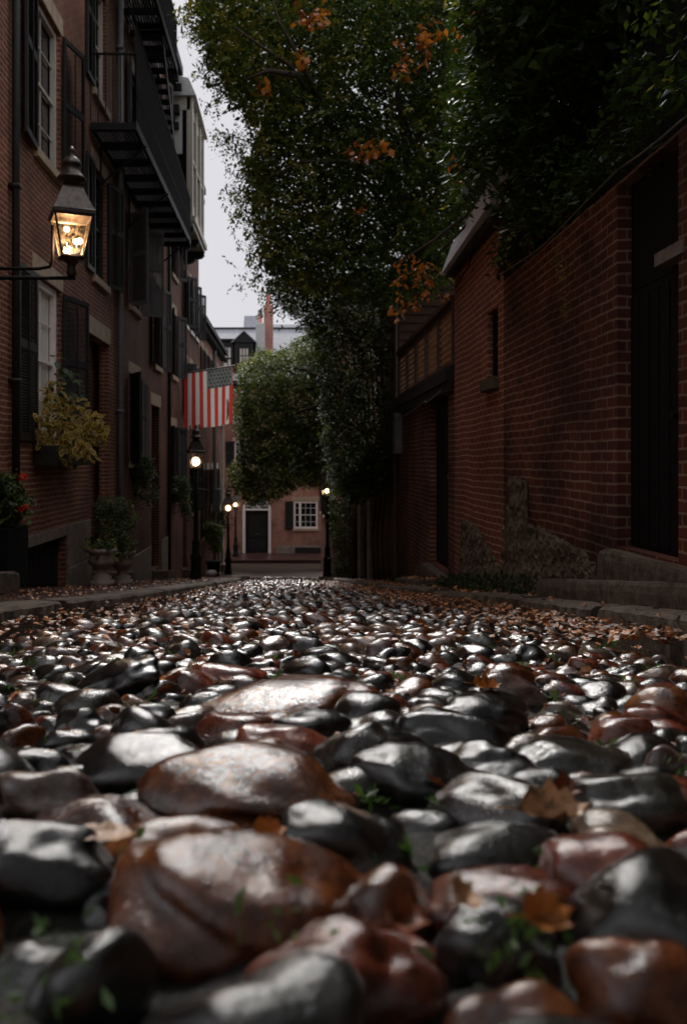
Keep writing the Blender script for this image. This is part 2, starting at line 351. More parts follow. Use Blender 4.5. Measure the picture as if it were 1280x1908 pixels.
# ------------------------------------------------------------------ ground, road, pavements
def strip(name, xs, ys, zoff, mat, kind='structure', jit=0, label=None):
    mb = MB(); nx = len(xs(0)); rows = []
    for y in ys:
        rows.append([(x, y, G(y)+zoff+(random.uniform(-jit, jit) if jit else 0)) for x in xs(y)])
    vs = [p for r in rows for p in r]; fs = []
    for j in range(len(ys)-1):
        for i in range(nx-1): fs.append((j*nx+i, j*nx+i+1, (j+1)*nx+i+1, (j+1)*nx+i))
    mb.add(vs, fs); o = mb.build(name, mat, smooth=True); return tag(o, kind=kind)
yk = list(np.arange(-12, 33.01, .5))
def GR(x, y):
    a, b = kl(y), kr(y); q = abs(x-(a+b)/2)/((b-a)/2); return G(y)-(.085 if x < (a+b)/2 else .12)*q**3*float(np.interp(y, [2, 12], [1, .6]))
def kl(y): return float(np.interp(y, [-12, 3, 5.4, 6.3, 12, 18, 30, 33], [-1.6, -1.42, -1.42, -1.28, -1.26, -1.27, -1.5, -1.6]))
def kr(y): return float(np.interp(y, [-12, 3, 5.5, 7.7, 13, 18, 24, 30, 33], [1.6, 1.56, 1.56, 1.48, 1.2, 1.05, .95, .9, .9]))
strip('ground', lambda y: [-60, -20, -3.0, 1.9, 20, 60], [-40, -12, 0, 10, 20, 30, 33, 37, 41, 45, 60, 120], -.10, 'soil')
def mudmat():
    m, t, b = newmat('wet_grit')
    n = noise(t, 60, 8, .7); r = cramp(t, n.outputs['Fac'], [(.35, (.006, .005, .004)), (.55, (.02, .016, .013)), (.75, (.07, .06, .05))])
    mo = noise(t, 5, 5, .7); mr = cramp(t, mo.outputs['Fac'], [(.5, (0,)*3), (.62, (.8,)*3)])
    t.links.new(mixc(t, mr.outputs[0], r.outputs[0], (.02, .032, .008)), b.inputs['Base Color']); b.inputs['Roughness'].default_value = .45
    v = t.nodes.new('ShaderNodeTexVoronoi'); v.inputs['Scale'].default_value = 110; g = t.nodes.new('ShaderNodeNewGeometry'); t.links.new(g.outputs['Position'], v.inputs['Vector'])
    p = bump(t, v.outputs['Distance'], b, .8, .008); bump(t, n.outputs['Fac'], b, .8, .02, p); return m
M['mud'] = mudmat()
# fine grit bed with real lumps near the camera
mb = MB(); ys = np.concatenate([np.arange(-3, .3, .2), np.arange(.3, 3.2, .025), np.arange(3.2, 31.5, .4)]); xs = np.linspace(-1, 1, 121)
V = []
for y in ys:
    a, b_ = kl(y)-.05, kr(y)+.05
    for i, x in enumerate(xs):
        X = a+(b_-a)*(x+1)/2
        V.append((X, y, GR(X, y)-.004+.012*math.sin(X*31+y*7)*math.sin(y*27-X*11)+random.uniform(-.007, .007)))
nx = len(xs); FS = [(j*nx+i, j*nx+i+1, (j+1)*nx+i+1, (j+1)*nx+i) for j in range(len(ys)-1) for i in range(nx-1)]
mb.add(V, FS); tag(mb.build('road', 'mud', smooth=True), kind='structure')
strip('pavement', lambda y: [-3.25, -2.6, -2, kl(y)-.28], yk, .085, 'pave', jit=.004)
strip('pavement', lambda y: [kr(y)+.22, kr(y)+.25, 2.05, 2.6], yk, .07, 'pave', jit=.006)
# cross street and the far pavement
mb = MB()
for (x0, x1) in ((-40, -1.6), (-1.6, .9), (.9, 40)):
    for y0, y1 in ((30.8, 33), (33, 37), (37, 41)):
        z = lambda y: G(y)-.02
        mb.quad((x0, y0, z(y0)), (x1, y0, z(y0)), (x1, y1, z(y1)), (x0, y1, z(y1)))
tag(mb.build('cross_street', 'asphalt'), kind='structure')
mb = MB(); mb.add([(-40, 40.3, G(41)+.10), (40, 42.4, G(41)+.10), (40, 45.1, G(45)+.12), (-40, 45.1, G(45)+.12), (-40, 40.3, G(41)-.1), (40, 42.4, G(41)-.1)], [(0, 1, 2, 3), (0, 1, 5, 4)])
tag(mb.build('far_pavement', 'pave'), kind='structure')
# kerbs: rough granite blocks in a row
def kerb(side, cuts, wdt, ht):
    mb = MB(); fx = kl if side < 0 else kr
    for i in range(len(cuts)-1):
        y0, y1 = cuts[i]+.012, cuts[i+1]-.012; n = max(3, int((y1-y0)/.08)); dj = random.uniform(-.03, .03); hj = random.uniform(-.015, .015)
        prof = []; W2 = wdt+random.uniform(-.04, .06); fw = 1.0
        for k in range(n+1):
            y = y0+(y1-y0)*k/n; x = fx(y)+dj+.006*math.sin(y*40)+random.uniform(-.006, .006); g = G(y); h = g+ht+hj+random.uniform(-.004, .004)
            e = 1 if 0 < k < n else .6; s = side
            prof.append([(x, y, g-.12), (x+s*.004+random.uniform(-.008, .008), y, g+ht*.45), (x+s*.012, y, h-.022), (x+s*.035, y, h-.003), (x+s*W2*.55, y, h+.002), (x+s*(W2-.02), y, h-.004), (x+s*W2, y, g-.1)])
        vs = [p for r in prof for p in r]; m = 7
        fs = [(j*m+a, j*m+a+1, (j+1)*m+a+1, (j+1)*m+a) for j in range(n) for a in range(m-1)] + [tuple(range(m)), tuple(n*m+a for a in range(m))]
        mb.add(vs, fs)
    return tag(mb.build('kerb', 'kerb', smooth=False), kind='structure')
kerb(-1, [-4, -2.2, -.5, 1.2, 2.8, 4.1, 5.45, 7.2, 8.7, 10.3, 12.2, 14.3, 16, 18, 20, 22.5, 25, 27.5, 30.5], .32, .10)
kerb(1, [-4, -2, 0, 1.6, 3.1, 4.5, 5.9, 7.3, 8.9, 10.6, 12.6, 14.5, 16.7, 19, 21.5, 24, 27, 30.5], .28, .105)

# ------------------------------------------------------------------ stones of the road
ico = {}
for lv in (2, 3, 4):
    bm = bmesh.new(); bmesh.ops.create_icosphere(bm, subdivisions=lv, radius=1)
    ico[lv] = (np.array([v.co[:] for v in bm.verts]), np.array([[v.index for v in f.verts] for f in bm.faces])); bm.free()
def stone_verts(lv, a, b, c, rot, tilt, seed):
    r = np.random.default_rng(seed); D = ico[lv][0]
    p = 2.2; q = np.abs(D)**p; k = (q.sum(1))**(-1/p); Vv = D*k[:, None]
    disp = np.zeros(len(D))
    for fr, am in ((1.6, .08), (2.7, .055), (4.5, .03), (9, .012)):
        for _ in range(3):
            w = r.normal(size=3)*fr; disp += am*np.sin(D@w+r.uniform(0, 6.28))
    Vv = Vv*(1+disp)[:, None]
    for _ in range(2):      # worn facets
        n = r.normal(size=3); n[2] = abs(n[2])*.6; n /= np.linalg.norm(n); h = r.uniform(.82, .95); dd = Vv@n-h; Vv = Vv-np.outer(np.maximum(dd, 0)*.75, n)
    Vv = Vv*np.array([a, b, c])
    ct, st = math.cos(tilt[0]), math.sin(tilt[0]); Vv = Vv@np.array([[ct, 0, -st], [0, 1, 0], [st, 0, ct]])
    ct, st = math.cos(tilt[1]), math.sin(tilt[1]); Vv = Vv@np.array([[1, 0, 0], [0, ct, st], [0, -st, ct]])
    cr, sr = math.cos(rot), math.sin(rot); return Vv@np.array([[cr, sr, 0], [-sr, cr, 0], [0, 0, 1]])
def cobmat(name, c1, c2, c3, rough=.2, sc=1.0):
    m, t, b = newmat(name)
    n = noise(t, 28*sc, 8, .68); r = cramp(t, n.outputs['Fac'], [(.32, c1), (.5, c2), (.68, c3)])
    n3 = noise(t, 160*sc, 4, .7); sp = cramp(t, n3.outputs['Fac'], [(.58, (0,)*3), (.75, (.45,)*3)])
    col = mixc(t, sp.outputs[0], r.outputs[0], tuple(min(1, x*1.8+.01) for x in c3)) if True else None
    at = t.nodes.new('ShaderNodeAttribute'); at.attribute_name = 'tone'
    col = mixc(t, 1.0, col, at.outputs['Color'], 'MULTIPLY'); t.links.new(col, b.inputs['Base Color'])
    rn = noise(t, 45*sc, 5, .7); rr = t.nodes.new('ShaderNodeMapRange'); rr.inputs['From Min'].default_value = .3; rr.inputs['From Max'].default_value = .7; rr.inputs['To Min'].default_value = rough-.19; rr.inputs['To Max'].default_value = rough-.05
    t.links.new(rn.outputs['Fac'], rr.inputs['Value']); t.links.new(rr.outputs[0], b.inputs['Roughness'])
    b.inputs['Specular IOR Level'].default_value = 1.0; b.inputs['Coat Weight'].default_value = .0; b.inputs['Coat Roughness'].default_value = .10; b.inputs['Coat IOR'].default_value = 1.5
    bn = noise(t, 26, 6, .65); bn2 = noise(t, 130, 6, .8)
    p = bump(t, bn.outputs['Fac'], b, .24, .015); t.links.new(p, b.inputs['Coat Normal']); p = bump(t, bn2.outputs['Fac'], b, .3, .003, p); return m
M['c_black'] = cobmat('stone_black', (.003, .003, .003), (.008, .008, .007), (.022, .02, .018), .22)
M['c_brown'] = cobmat('stone_brown', (.02, .006, .002), (.10, .028, .008), (.22, .075, .022), .25)
M['c_red'] = cobmat('stone_red', (.03, .008, .005), (.12, .026, .012), (.24, .065, .03), .25)
M['c_grey'] = cobmat('stone_grey', (.008, .007, .006), (.026, .022, .018), (.075, .064, .052), .25)
M['c_pink'] = cobmat('stone_pink', (.03, .018, .015), (.095, .055, .045), (.20, .14, .115), .28)
M['c_tan'] = cobmat('stone_tan', (.05, .03, .02), (.13, .08, .05), (.27, .19, .135), .3)
SK = ['c_black', 'c_brown', 'c_red', 'c_grey', 'c_pink', 'c_tan']
WORD = {'c_black': 'black', 'c_brown': 'brown', 'c_red': 'reddish brown', 'c_grey': 'grey', 'c_pink': 'pinkish grey', 'c_tan': 'tan'}
def set_tone(me, tones):
    at = me.color_attributes.new('tone', 'FLOAT_COLOR', 'POINT'); at.data.foreach_set('color', np.asarray(tones, dtype=np.float32).ravel())
def one_stone(x, y, z, a, b, c, rot, tilt, mat, seed, lv, label, group):
    Vv = stone_verts(lv, a, b, c, rot, tilt, seed); Fc = ico[lv][1]
    me = bpy.data.meshes.new('cobblestone'); me.from_pydata(Vv.tolist(), [], Fc.tolist()); me.materials.append(M[mat])
    me.polygons.foreach_set('use_smooth', [True]*len(Fc)); r = random.uniform(.75, 1.25)
    set_tone(me, np.tile([r, r*random.uniform(.95, 1.05), r*random.uniform(.95, 1.05), 1], (len(Vv), 1)))
    o = bpy.data.objects.new('cobblestone', me); link(o); o.location = (x, y, z); return tag(o, label, 'cobblestone', group)
placed = []   # x, y, radius
GRP = 'cobblestones paving the road'
HERO = [ # cx, ytop, ybot, width, kind, rot, tilt, label
 (462,1408,1545,405,'c_brown',.05,(0,.1),'wide brown cobblestone with a large white wet shine, in the middle foreground'),
 (535,1268,1350,335,'c_brown',-.1,(-.12,.1),'long speckled brown cobblestone behind the widest foreground one'),
 (438,1322,1392,185,'c_red',.0,(0,.1),'reddish cobblestone with white sheen, left of centre before the long brown one'),
 (540,1352,1425,205,'c_red',.2,(.2,.1),'dark red cobblestone wedged just behind the wide shiny brown one'),
 (690,1325,1390,165,'c_grey',-.15,(-.2,0),'grey wet cobblestone right of the red wedged one'),
 (892,1296,1385,180,'c_black',.1,(.1,.15),'round black cobblestone standing proud right of centre'),
 (790,1395,1515,265,'c_black',.1,(.2,.15),'big black cobblestone with one bright patch, right of the wide brown one'),
 (1172,1442,1570,215,'c_grey',.0,(-.1,.25),'black and silver rough cobblestone beside the curled tan leaf'),
 (95,1435,1545,215,'c_pink',.1,(.1,.1),'pinkish rough cobblestone at the left edge of the foreground'),
 (265,1375,1490,245,'c_black',.1,(-.1,.15),'big black cobblestone left of the wide brown one'),
 (218,1232,1325,200,'c_black',-.3,(-.35,.0),'tall slanted black cobblestone at the left with a bright edge'),
 (330,1528,1640,345,'c_brown',.1,(0,.1),'brown cobblestone in front of the wide shiny one, partly blurred'),
 (450,1590,1790,480,'c_brown',.15,(.1,.1),'largest blurred brown cobblestone low in the foreground'),
 (632,1735,1960,360,'c_red',.1,(0,.1),'blurred red brown cobblestone at the bottom edge'),
 (640,1502,1660,280,'c_black',-.2,(.3,.1),'dark green black cobblestone with a pale streak under the wide brown one'),
 (1150,1577,1690,290,'c_red',.0,(0,.1),'flat reddish cobblestone at the right edge of the foreground'),
 (925,1535,1620,300,'c_black',.0,(0,0),'low dark slab-like cobblestone below the curled tan leaf'),
 (930,1680,1860,250,'c_black',.3,(.4,.1),'blurred black cobblestone with a pale stripe, bottom right of centre'),
 (1190,1760,1908,300,'c_brown',.1,(.2,.1),'blurred brown cobblestone in the bottom right corner'),
 (60,1535,1720,320,'c_black',.1,(.2,.1),'blurred black cobblestone at the left edge, below the pinkish one'),
 (170,1740,1920,270,'c_black',.5,(.4,.1),'blurred black cobblestone in the bottom left corner'),
 (60,1388,1450,135,'c_black',.0,(0,.1),'small black cobblestone with a pale top at the left edge'),
 (155,1322,1385,115,'c_black',.2,(.1,.1),'small glossy black cobblestone below the slanted one'),
 (1070,1385,1450,230,'c_grey',.0,(.1,.1),'grey brown cobblestone behind the silver one at right'),
 (1165,1338,1400,150,'c_red',.0,(-.1,.1),'reddish cobblestone with green weeds on it, at right'),
 (425,1240,1290,170,'c_red',.1,(0,.1),'speckled red cobblestone behind the long brown one'),
 (715,1283,1335,90,'c_red',.0,(.2,0),'small orange red cobblestone right of the long brown one'),
 (1245,1398,1450,90,'c_pink',.0,(0,0),'small pinkish cobblestone at the right edge'),
 (960,1830,1960,260,'c_brown',.0,(0,.1),'blurred brown cobblestone at the bottom edge right of centre'),
 (275,1318,1370,140,'c_black',.0,(0,.1),'wet black cobblestone below the slanted one, lit by the sky'),
 (290,1268,1315,100,'c_grey',.0,(0,.1),'small grey cobblestone right of the slanted black one'),
 (880,1385,1430,190,'c_grey',.1,(.1,.0),'flat dark grey cobblestone under the round black one'),
 (20,1318,1375,90,'c_red',.0,(.2,0),'red cobblestone cut by the left edge of the picture'),
 (620,1255,1295,110,'c_grey',.0,(0,0),'pale grey cobblestone behind the long brown one'),
]
hs = 100
for cx, yt, yb, w, kd, rot, tilt, lab in HERO:
    yc = yb-.30*(yb-yt); Y = 480/(yc-1063); a = w/2/F*Y*.95; b = a*.66
    gy = G(Y); top = CAMH-(yt-VY)/F*(Y+b*.15); c = max(.04, min((top-gy)*.6, a*.6)); X = (cx-VX)/F*Y
    z = top-c*.97
    one_stone(X, Y, z, a, b, c, rot, tilt, kd, hs, 4, lab, GRP); placed.append((X, Y, (a+b)/2)); hs += 1
cand = []
def try_place(X, Y, r, f):
    for (x, y, q) in placed:
        if abs(y-Y) < .4 and (x-X)**2+(y-Y)**2 < (f*(r+q))**2: return False
    return True
for k in range(16000):
    Y = .18+4.4*random.random()**.8
    lo, hi = kl(Y)+.03, kr(Y)-.02; X = random.uniform(lo, hi)
    rad = (random.uniform(.035, .075) if k > 500 else random.uniform(.06, .09)) if Y < 1.6 else random.uniform(.032, .068)
    if k > 9000: rad = random.uniform(.022, .05)
    if X-lo < rad*.6 or hi-X < rad*.6: continue
    if try_place(X, Y, rad, .84): placed.append((X, Y, rad)); cand.append((X, Y, rad))
# the regular rows further down
yy = 4.6
while yy < 30.9:
    x = kl(yy)+.05+random.uniform(0, .05); hi = kr(yy)-.04
    while x < hi:
        r_ = random.uniform(.055, .085); cand.append((x+r_, yy+random.uniform(-.03, .03), r_)); x += r_*1.86
    yy += .118
yy = -1.5
while yy < .1:
    x = kl(yy)+.05
    while x < kr(yy)-.05: r_ = random.uniform(.06, .09); cand.append((x+r_, yy+random.uniform(-.02, .02), r_)); x += r_*1.9
    yy += .15
def vis(c):
    X, Y, r = c
    px = VX+F*X/max(Y, .01)
    return (r/Y) if (Y > .35 and -60 < px < 1340) else 0
cand.sort(key=vis, reverse=True)
WTS = [.44, .16, .13, .14, .08, .05]
n_ind = 300-len(HERO)
AV, AF, AT, AM = [], [], [], []; base = 0
for i, (X, Y, r_) in enumerate(cand):
    kd = random.choices(SK, WTS if Y < 3 else [.2, .15, .1, .2, .2, .15])[0]
    a = r_*random.uniform(1.05, 1.35); b = r_*random.uniform(.75, .98); c = r_*random.uniform(.6, .85)
    hgt = random.uniform(.25, .6)*c if Y < 4 else random.uniform(.2, .45)*c
    rot = random.uniform(-.6, .6); tilt = (random.uniform(-.45, .45), random.uniform(-.2, .3))
    if i < n_ind:
        sz = 'small' if r_ < .055 else ('middling' if r_ < .08 else 'large'); wh = 'in the foreground' if Y < 1.6 else 'in the middle distance'
        one_stone(X, Y, GR(X, Y)-.02+hgt, a, b, c, rot, tilt, kd, 1000+i, 4 if r_/Y > .05 else 3, '%s wet %s cobblestone %s of the road' % (sz, WORD[kd], wh), GRP)
    else:
        Vv = stone_verts(3 if 1.5 < Y < 3.6 else 2, a, b, c, rot, tilt, 1000+i)+np.array([X, Y, GR(X, Y)-.02+hgt]); Fc = ico[3 if 1.5 < Y < 3.6 else 2][1]
        keep = Vv[Fc].mean(1)[:, 2] > GR(X, Y)-.05; Fc = Fc[keep]
        t_ = random.uniform(.7, 1.4); AV.append(Vv); AF.append(Fc+base); AT.append(np.tile([t_, t_, t_, 1], (len(Vv), 1))); AM += [SK.index(kd)]*len(Fc); base += len(Vv)
AV = np.concatenate(AV); AF = np.concatenate(AF)
def fast_mesh(name, V, Fa, mats, mi, smooth=True):
    me = bpy.data.meshes.new(name); n = len(Fa); k = Fa.shape[1]
    me.vertices.add(len(V)); me.vertices.foreach_set('co', V.astype(np.float32).ravel())
    me.loops.add(n*k); me.loops.foreach_set('vertex_index', Fa.astype(np.int32).ravel())
    me.polygons.add(n); me.polygons.foreach_set('loop_start', np.arange(0, n*k, k, dtype=np.int32)); me.polygons.foreach_set('loop_total', np.full(n, k, dtype=np.int32))
    for m in mats: me.materials.append(M[m])
    me.update(); me.polygons.foreach_set('material_index', np.asarray(mi, dtype=np.int32)); me.polygons.foreach_set('use_smooth', np.full(n, smooth)); me.update(); me.validate()
    return me
me = fast_mesh('cobblestones', AV, AF, SK, AM); set_tone(me, np.concatenate(AT))
tag(link(bpy.data.objects.new('cobblestones', me)), 'thousands of small wet cobblestones running down the hill', 'cobblestones', kind='stuff')

# ------------------------------------------------------------------ left houses
TL = seg((-3.2, 0), (0, 1), (1, 0))
def body(T, parent, u0, u1, z0, z1, dep, mat, roofmat='darkroof', over=.36, corn=.35, ch=.45):
    mb = MB(T); mb.box(u0, u1, -dep, -.305, z0, z1); mb.build('side_wall', mat, parent)
    if corn:
        mb = MB(T); mb.box(u0, u1, -.3, over*.5, z1+.002, z1+ch*.5); mb.box(u0, u1, -.3, over, z1+ch*.5+.002, z1+ch)
        u = u0+.15
        while u < u1: mb.box(u, u+.1, .004, over*.9, z1+.03-.2, z1); u += .55
        mb.build('cornice', 'black', parent)
    mb = MB(T); mb.box(u0, u1, -dep, -.302, z1+ch, z1+ch+.12); mb.build('roof', roofmat, parent)
# house A
hA = thing('row_house', (-3.2, 9, G(9)), 'nearest brick row house on the left, behind the bracket lamp and coleus plant', 'house', 'brick row houses down the left side')
ho = [(10.65, 11.85, .6, 2.65), (10.65, 11.85, 4.2, 6.2), (13.5, 14.95, -1.55, 2.33), (13.75, 14.75, 3.3, 5.1), (13.75, 14.75, 6.3, 8.2), (6.9, 8.1, .8, 2.75), (6.9, 8.1, 4.3, 6.2), (3.6, 4.8, .8, 2.75), (3.6, 4.8, 4.3, 6.2), (10.65, 11.85, 7.6, 9.4)]
wall(TL, 1.0, 15.45, -2.3, 10.6, ho+[(10.2, 12.1, -1.55, -.75)], hA, 'brick_a')
body(TL, hA, 1.0, 15.45, -2.3, 10.6, 6, 'brick_a')
mb = MB(TL); 
for u0, u1 in ((1.0, 10.18), (12.12, 13.48)):
    for z0, z1 in ((-2.6, -1.21), (-1.2, -.6)): mb.box(u0, u1, .002, .03+(.02 if z0 < -2 else 0), z0, z1)
mb.box(10.18, 12.12, .003, .028, -.74, -.6)
mb.build('plinth', 'granite', hA, bevel=.006)
mb = MB(TL); mb.box(10.2, 12.1, -.16, -.14, -1.55, -.75)
for i in range(9): u = 10.3+i*.21; mb.box(u, u+.02, -.1, -.08, -1.55, -.75)
mb.build('cellar_window', 'black', hA)
w = window(TL, hA, 10.65, 11.85, .6, 2.65, 2, 4, 'white', curtain=True, ft=.09)
shutter(TL, hA, 10.63, -1, .72, .55, 2.62); shutter(TL, hA, 11.87, 1, .72, .55, 2.62, R(14))
window(TL, hA, 10.65, 11.85, 4.2, 6.2, 2, 4, 'cream', ft=.07); shutter(TL, hA, 10.63, -1, .66, 4.15, 6.18, R(6)); shutter(TL, hA, 11.87, 1, .6, 4.15, 6.18, R(14))
window(TL, hA, 13.75, 14.75, 3.3, 5.1, 2, 4, 'black'); shutter(TL, hA, 13.73, -1, .5, 3.3, 5.1); shutter(TL, hA, 14.77, 1, .5, 3.3, 5.1, R(20))
window(TL, hA, 13.75, 14.75, 6.3, 8.2, 2, 4, 'cream'); shutter(TL, hA, 13.73, -1, .5, 6.3, 8.2)
window(TL, hA, 10.65, 11.85, 7.6, 9.4, 2, 4, 'black')
for u in (6.9, 3.6):
    window(TL, hA, u, u+1.2, .8, 2.75, 2, 4, 'white'); window(TL, hA, u, u+1.2, 4.3, 6.2, 2, 4, 'black')
    shutter(TL, hA, u-.02, -1, .6, .8, 2.72); shutter(TL, hA, u+1.22, 1, .6, .8, 2.72)
door(TL, hA, 13.5, 14.95, -1.55, 2.33, .5, 'door', transom=.6)
mb = MB(TL); mb.box(13.38, 15.05, -.06, .015, 2.332, 2.62); mb.build('door_lintel', 'sandstone', hA, bevel=.008)
mb = MB(TL); mb.tube([(15.62, .07, -2.0), (15.62, .07, 10.6)], .055, 10)
for z in (-1, 1.2, 3.4, 5.6, 7.8): mb.box(15.53, 15.71, 0, .13, z, z+.05)
o = mb.build('downspout', 'greybox', None, True); tag(o, 'grey downspout between the lamp-lit house and the darker house beyond it', 'downspout', 'downspouts on the left')
mb = MB(TL); mb.tube([(9.72, .07, -1.1), (9.72, .07, 10.6)], .045, 10)
for z in (-.6, 1.2, 3.4, 5.6, 7.8): mb.box(9.65, 9.79, 0, .12, z, z+.04)
tag(mb.build('downspout', 'black', None, True), 'thin black downspout left of the nearest shuttered window', 'downspout', 'downspouts on the left')
mb = MB(TL); mb.tube([(21.9, .06, -2.6), (21.9, .06, 10)], .045, 8); tag(mb.build('downspout', 'black', None, True), 'black downspout by the flag, on the dark brick house', 'downspout', 'downspouts on the left')
mb = MB(TL); mb.tube([(34.6, .07, -4), (34.6, .07, 4.9)], .07, 8); mb.box(34.4, 34.9, 0, .3, -1.7, -.8); tag(mb.build('downspout', 'greybox', None), 'far downspout with a square box on the low brick house', 'downspout', 'downspouts on the left')
# house B
hB = thing('row_house', (-3.2, 18, G(18)), 'dark tall brick row house carrying the iron fire escape', 'house', 'brick row houses down the left side')
hob = [(16.85, 17.95, .3, 2.04), (19.5, 20.6, -2.2, 1.6), (16.85, 17.95, 3.4, 5.2), (19.75, 20.75, 2.55, 4.5), (16.85, 17.95, 6.3, 8.1), (19.75, 20.75, 5.9, 7.7), (16.85, 17.95, 8.8, 9.8), (19.75, 20.75, 8.4, 9.6)]
wall(TL, 15.46, 22.3, -3.2, 10.1, hob, hB, 'brick_b'); body(TL, hB, 15.46, 22.3, -3.2, 10.1, 6, 'brick_b')
window(TL, hB, 16.85, 17.95, .3, 2.04, 2, 4); shutter(TL, hB, 16.83, -1, .58, .25, 2.02, R(28)); shutter(TL, hB, 17.97, 1, .8, .25, 2.02)
door(TL, hB, 19.5, 20.6, -2.2, 1.6, .5); mb = MB(TL); mb.box(19.3, 20.8, -.06, .015, 1.602, 1.88); mb.build('door_lintel', 'sandstone', hB, bevel=.008)
window(TL, hB, 16.85, 17.95, 3.4, 5.2, 2, 4); shutter(TL, hB, 16.83, -1, .5, 3.35, 5.18, R(50), 'greybox'); shutter(TL, hB, 17.97, 1, .5, 3.35, 5.18, R(65), 'greybox')
window(TL, hB, 19.75, 20.75, 2.55, 4.5); shutter(TL, hB, 19.73, -1, .5, 2.5, 4.48, R(10)); shutter(TL, hB, 20.77, 1, .5, 2.5, 4.48, R(20))
for a, b, c, e in hob[4:]:
    window(TL, hB, a, b, c, e); shutter(TL, hB, a-.02, -1, .48, c, e, R(8)); shutter(TL, hB, b+.02, 1, .48, c, e, R(25))
mb = MB(TL); mb.box(15.47, 19.3, .003, .035, -3.4, -1.6); mb.box(20.8, 22.29, .003, .035, -3.4, -1.6); mb.build('plinth', 'granite', hB, bevel=.006)
# house B2 (with bay)
hC = thing('row_house', (-3.2, 26, G(26)), 'dark brick row house with the cream bay window high up', 'house', 'brick row houses down the left side')
hoc = [(22.6, 23.6, -.4, 1.24), (22.6, 23.6, 2.6, 4.3), (22.6, 23.6, 5.3, 7.2), (25.3, 26.1, 4.4, 5.95), (26.7, 27.5, 4.4, 5.95), (28.1, 28.9, 4.4, 5.95), (25.3, 26.1, 1.7, 3.3), (26.7, 27.5, 1.7, 3.3), (28.1, 28.9, 1.7, 3.3), (25.0, 26.0, -2.9, .3), (27, 28, -1.3, .3)]
wall(TL, 22.31, 29.3, -4.0, 9.2, hoc, hC, 'brick_b'); body(TL, hC, 22.31, 29.3, -4.0, 9.2, 6, 'brick_b', over=.25, ch=.4)
for a, b, c, e in hoc[:9]+[hoc[10]]:
    window(TL, hC, a, b, c, e, sill='white' if (a > 25 and c > 4) else 'sandstone'); shutter(TL, hC, a-.02, -1, .38, c, e, R(15)); shutter(TL, hC, b+.02, 1, .38, c, e, R(35))
door(TL, hC, 25.0, 26.0, -2.9, .3, .4)
by = thing('bay_window', (-2.9, 24, 6.6), 'cream painted bay window on curved brackets above the fire escape end', 'bay window')
mb = MB(TL); b0, b1, bz0, bz1, bw = 22.55, 25.5, 6.75, 9.9, .58
mb.box(b0, b1, .02, bw-.06, bz0, bz0+.5); mb.box(b0, b1, .02, bw-.06, bz1-.35, bz1)
for u in (b0, b0+.95, b0+1.95, b1-.16): mb.box(u, u+.16, bw-.16, bw, bz0+.001, bz1-.001)
mb.box(b0+.003, b0+.12, .02, .14, bz0+.5, bz1-.35); mb.box(b1-.12, b1-.003, .02, .14, bz0+.5, bz1-.35)
mb.box(b0+.16, b1-.16, bw-.10, bw-.02, bz0+1.55, bz0+1.62)
mb.build('frame', 'cream', by, bevel=.006)
mb = MB(TL); mb.box(b0+.05, b1-.05, .03, bw-.11, bz0+.5, bz1-.35); mb.build('pane', 'glass', by)
mb = MB(TL); mb.box(b0-.08, b1+.08, 0, bw+.08, bz0-.16, bz0); mb.box(b0-.04, b1+.04, 0, bw+.02, bz0-.26, bz0-.16); mb.build('sill_moulding', 'cream', by, bevel=.01)
for u in (b0+.05, b0+1.35, b1-.25):
    mb = MB(TL); pr = [(0, -.27), (bw, -.27), (bw+.02, -.36), (bw-.06, -.44), (bw*.62, -.46), (bw*.5, -.54), (bw*.25, -.6), (0, -.62)]
    vs = [(uu, p[0], bz0+p[1]) for uu in (u, u+.2) for p in pr]; n = len(pr)
    mb.add(vs, [tuple(range(n)), tuple(range(n, 2*n))]+[(i, (i+1) % n, n+(i+1) % n, n+i) for i in range(n)]); mb.build('bracket', 'black', by)
mb = MB(TL); mb.add([(b0-.1, 0, bz1), (b1+.1, 0, bz1), (b1+.1, bw+.1, bz1), (b0-.1, bw+.1, bz1), (b0-.1, -2.2, bz1+1.0), (b1+.1, -2.2, bz1+1.0), (b1+.1, bw-.1, bz1+.45), (b0-.1, bw-.1, bz1+.45)], [(0, 1, 2, 3), (3, 2, 6, 7), (7, 6, 5, 4), (0, 3, 7, 4), (1, 2, 6, 5), (0, 1, 5, 4)])
mb.build('roof', 'greywood', by)
mb = MB(TL); mb.box(b0-.02, b0+.1, -2.0, .02, 9.65, 10.3); mb.box(b0-.01, b0+.09, -.02, .3, 8.4, bz1-.36); mb.build('side_boards', 'greywood', by)
# house C (lower)
hD = thing('row_house', (-3.2, 34, G(34)), 'low brick row house at the end of the left row, with dark gutter eave', 'house', 'brick row houses down the left side')
hod = [(30.0+i*1.55, 30.9+i*1.55, 2.0, 4.3) for i in range(6)]+[(30.2+i*1.9, 31.1+i*1.9, -2.4, .0) for i in range(4)]+[(36.6, 37.5, -4.2, -1.2)]
wall(TL, 29.31, 39.0, -5.2, 4.95, hod, hD, 'brick_f'); body(TL, hD, 29.31, 39.0, -5.2, 4.95, 6, 'brick_f', over=.28, ch=.32)
for a, b, c, e in hod[:10]: window(TL, hD, a, b, c, e, lintel='sandstone' if c > 1 else 'white'); shutter(TL, hD, a-.02, -1, .3, c, e); shutter(TL, hD, b+.02, 1, .3, c, e)
door(TL, hD, 36.6, 37.5, -4.2, -1.2, .3)
mb = MB(TL); mb.box(38.7, 38.98, .002, .1, -4.6, 4.9); mb.box(37.6, 37.8, .002, .14, -4.5, -.5, 0); mb.build('pilaster', 'cream', hD)
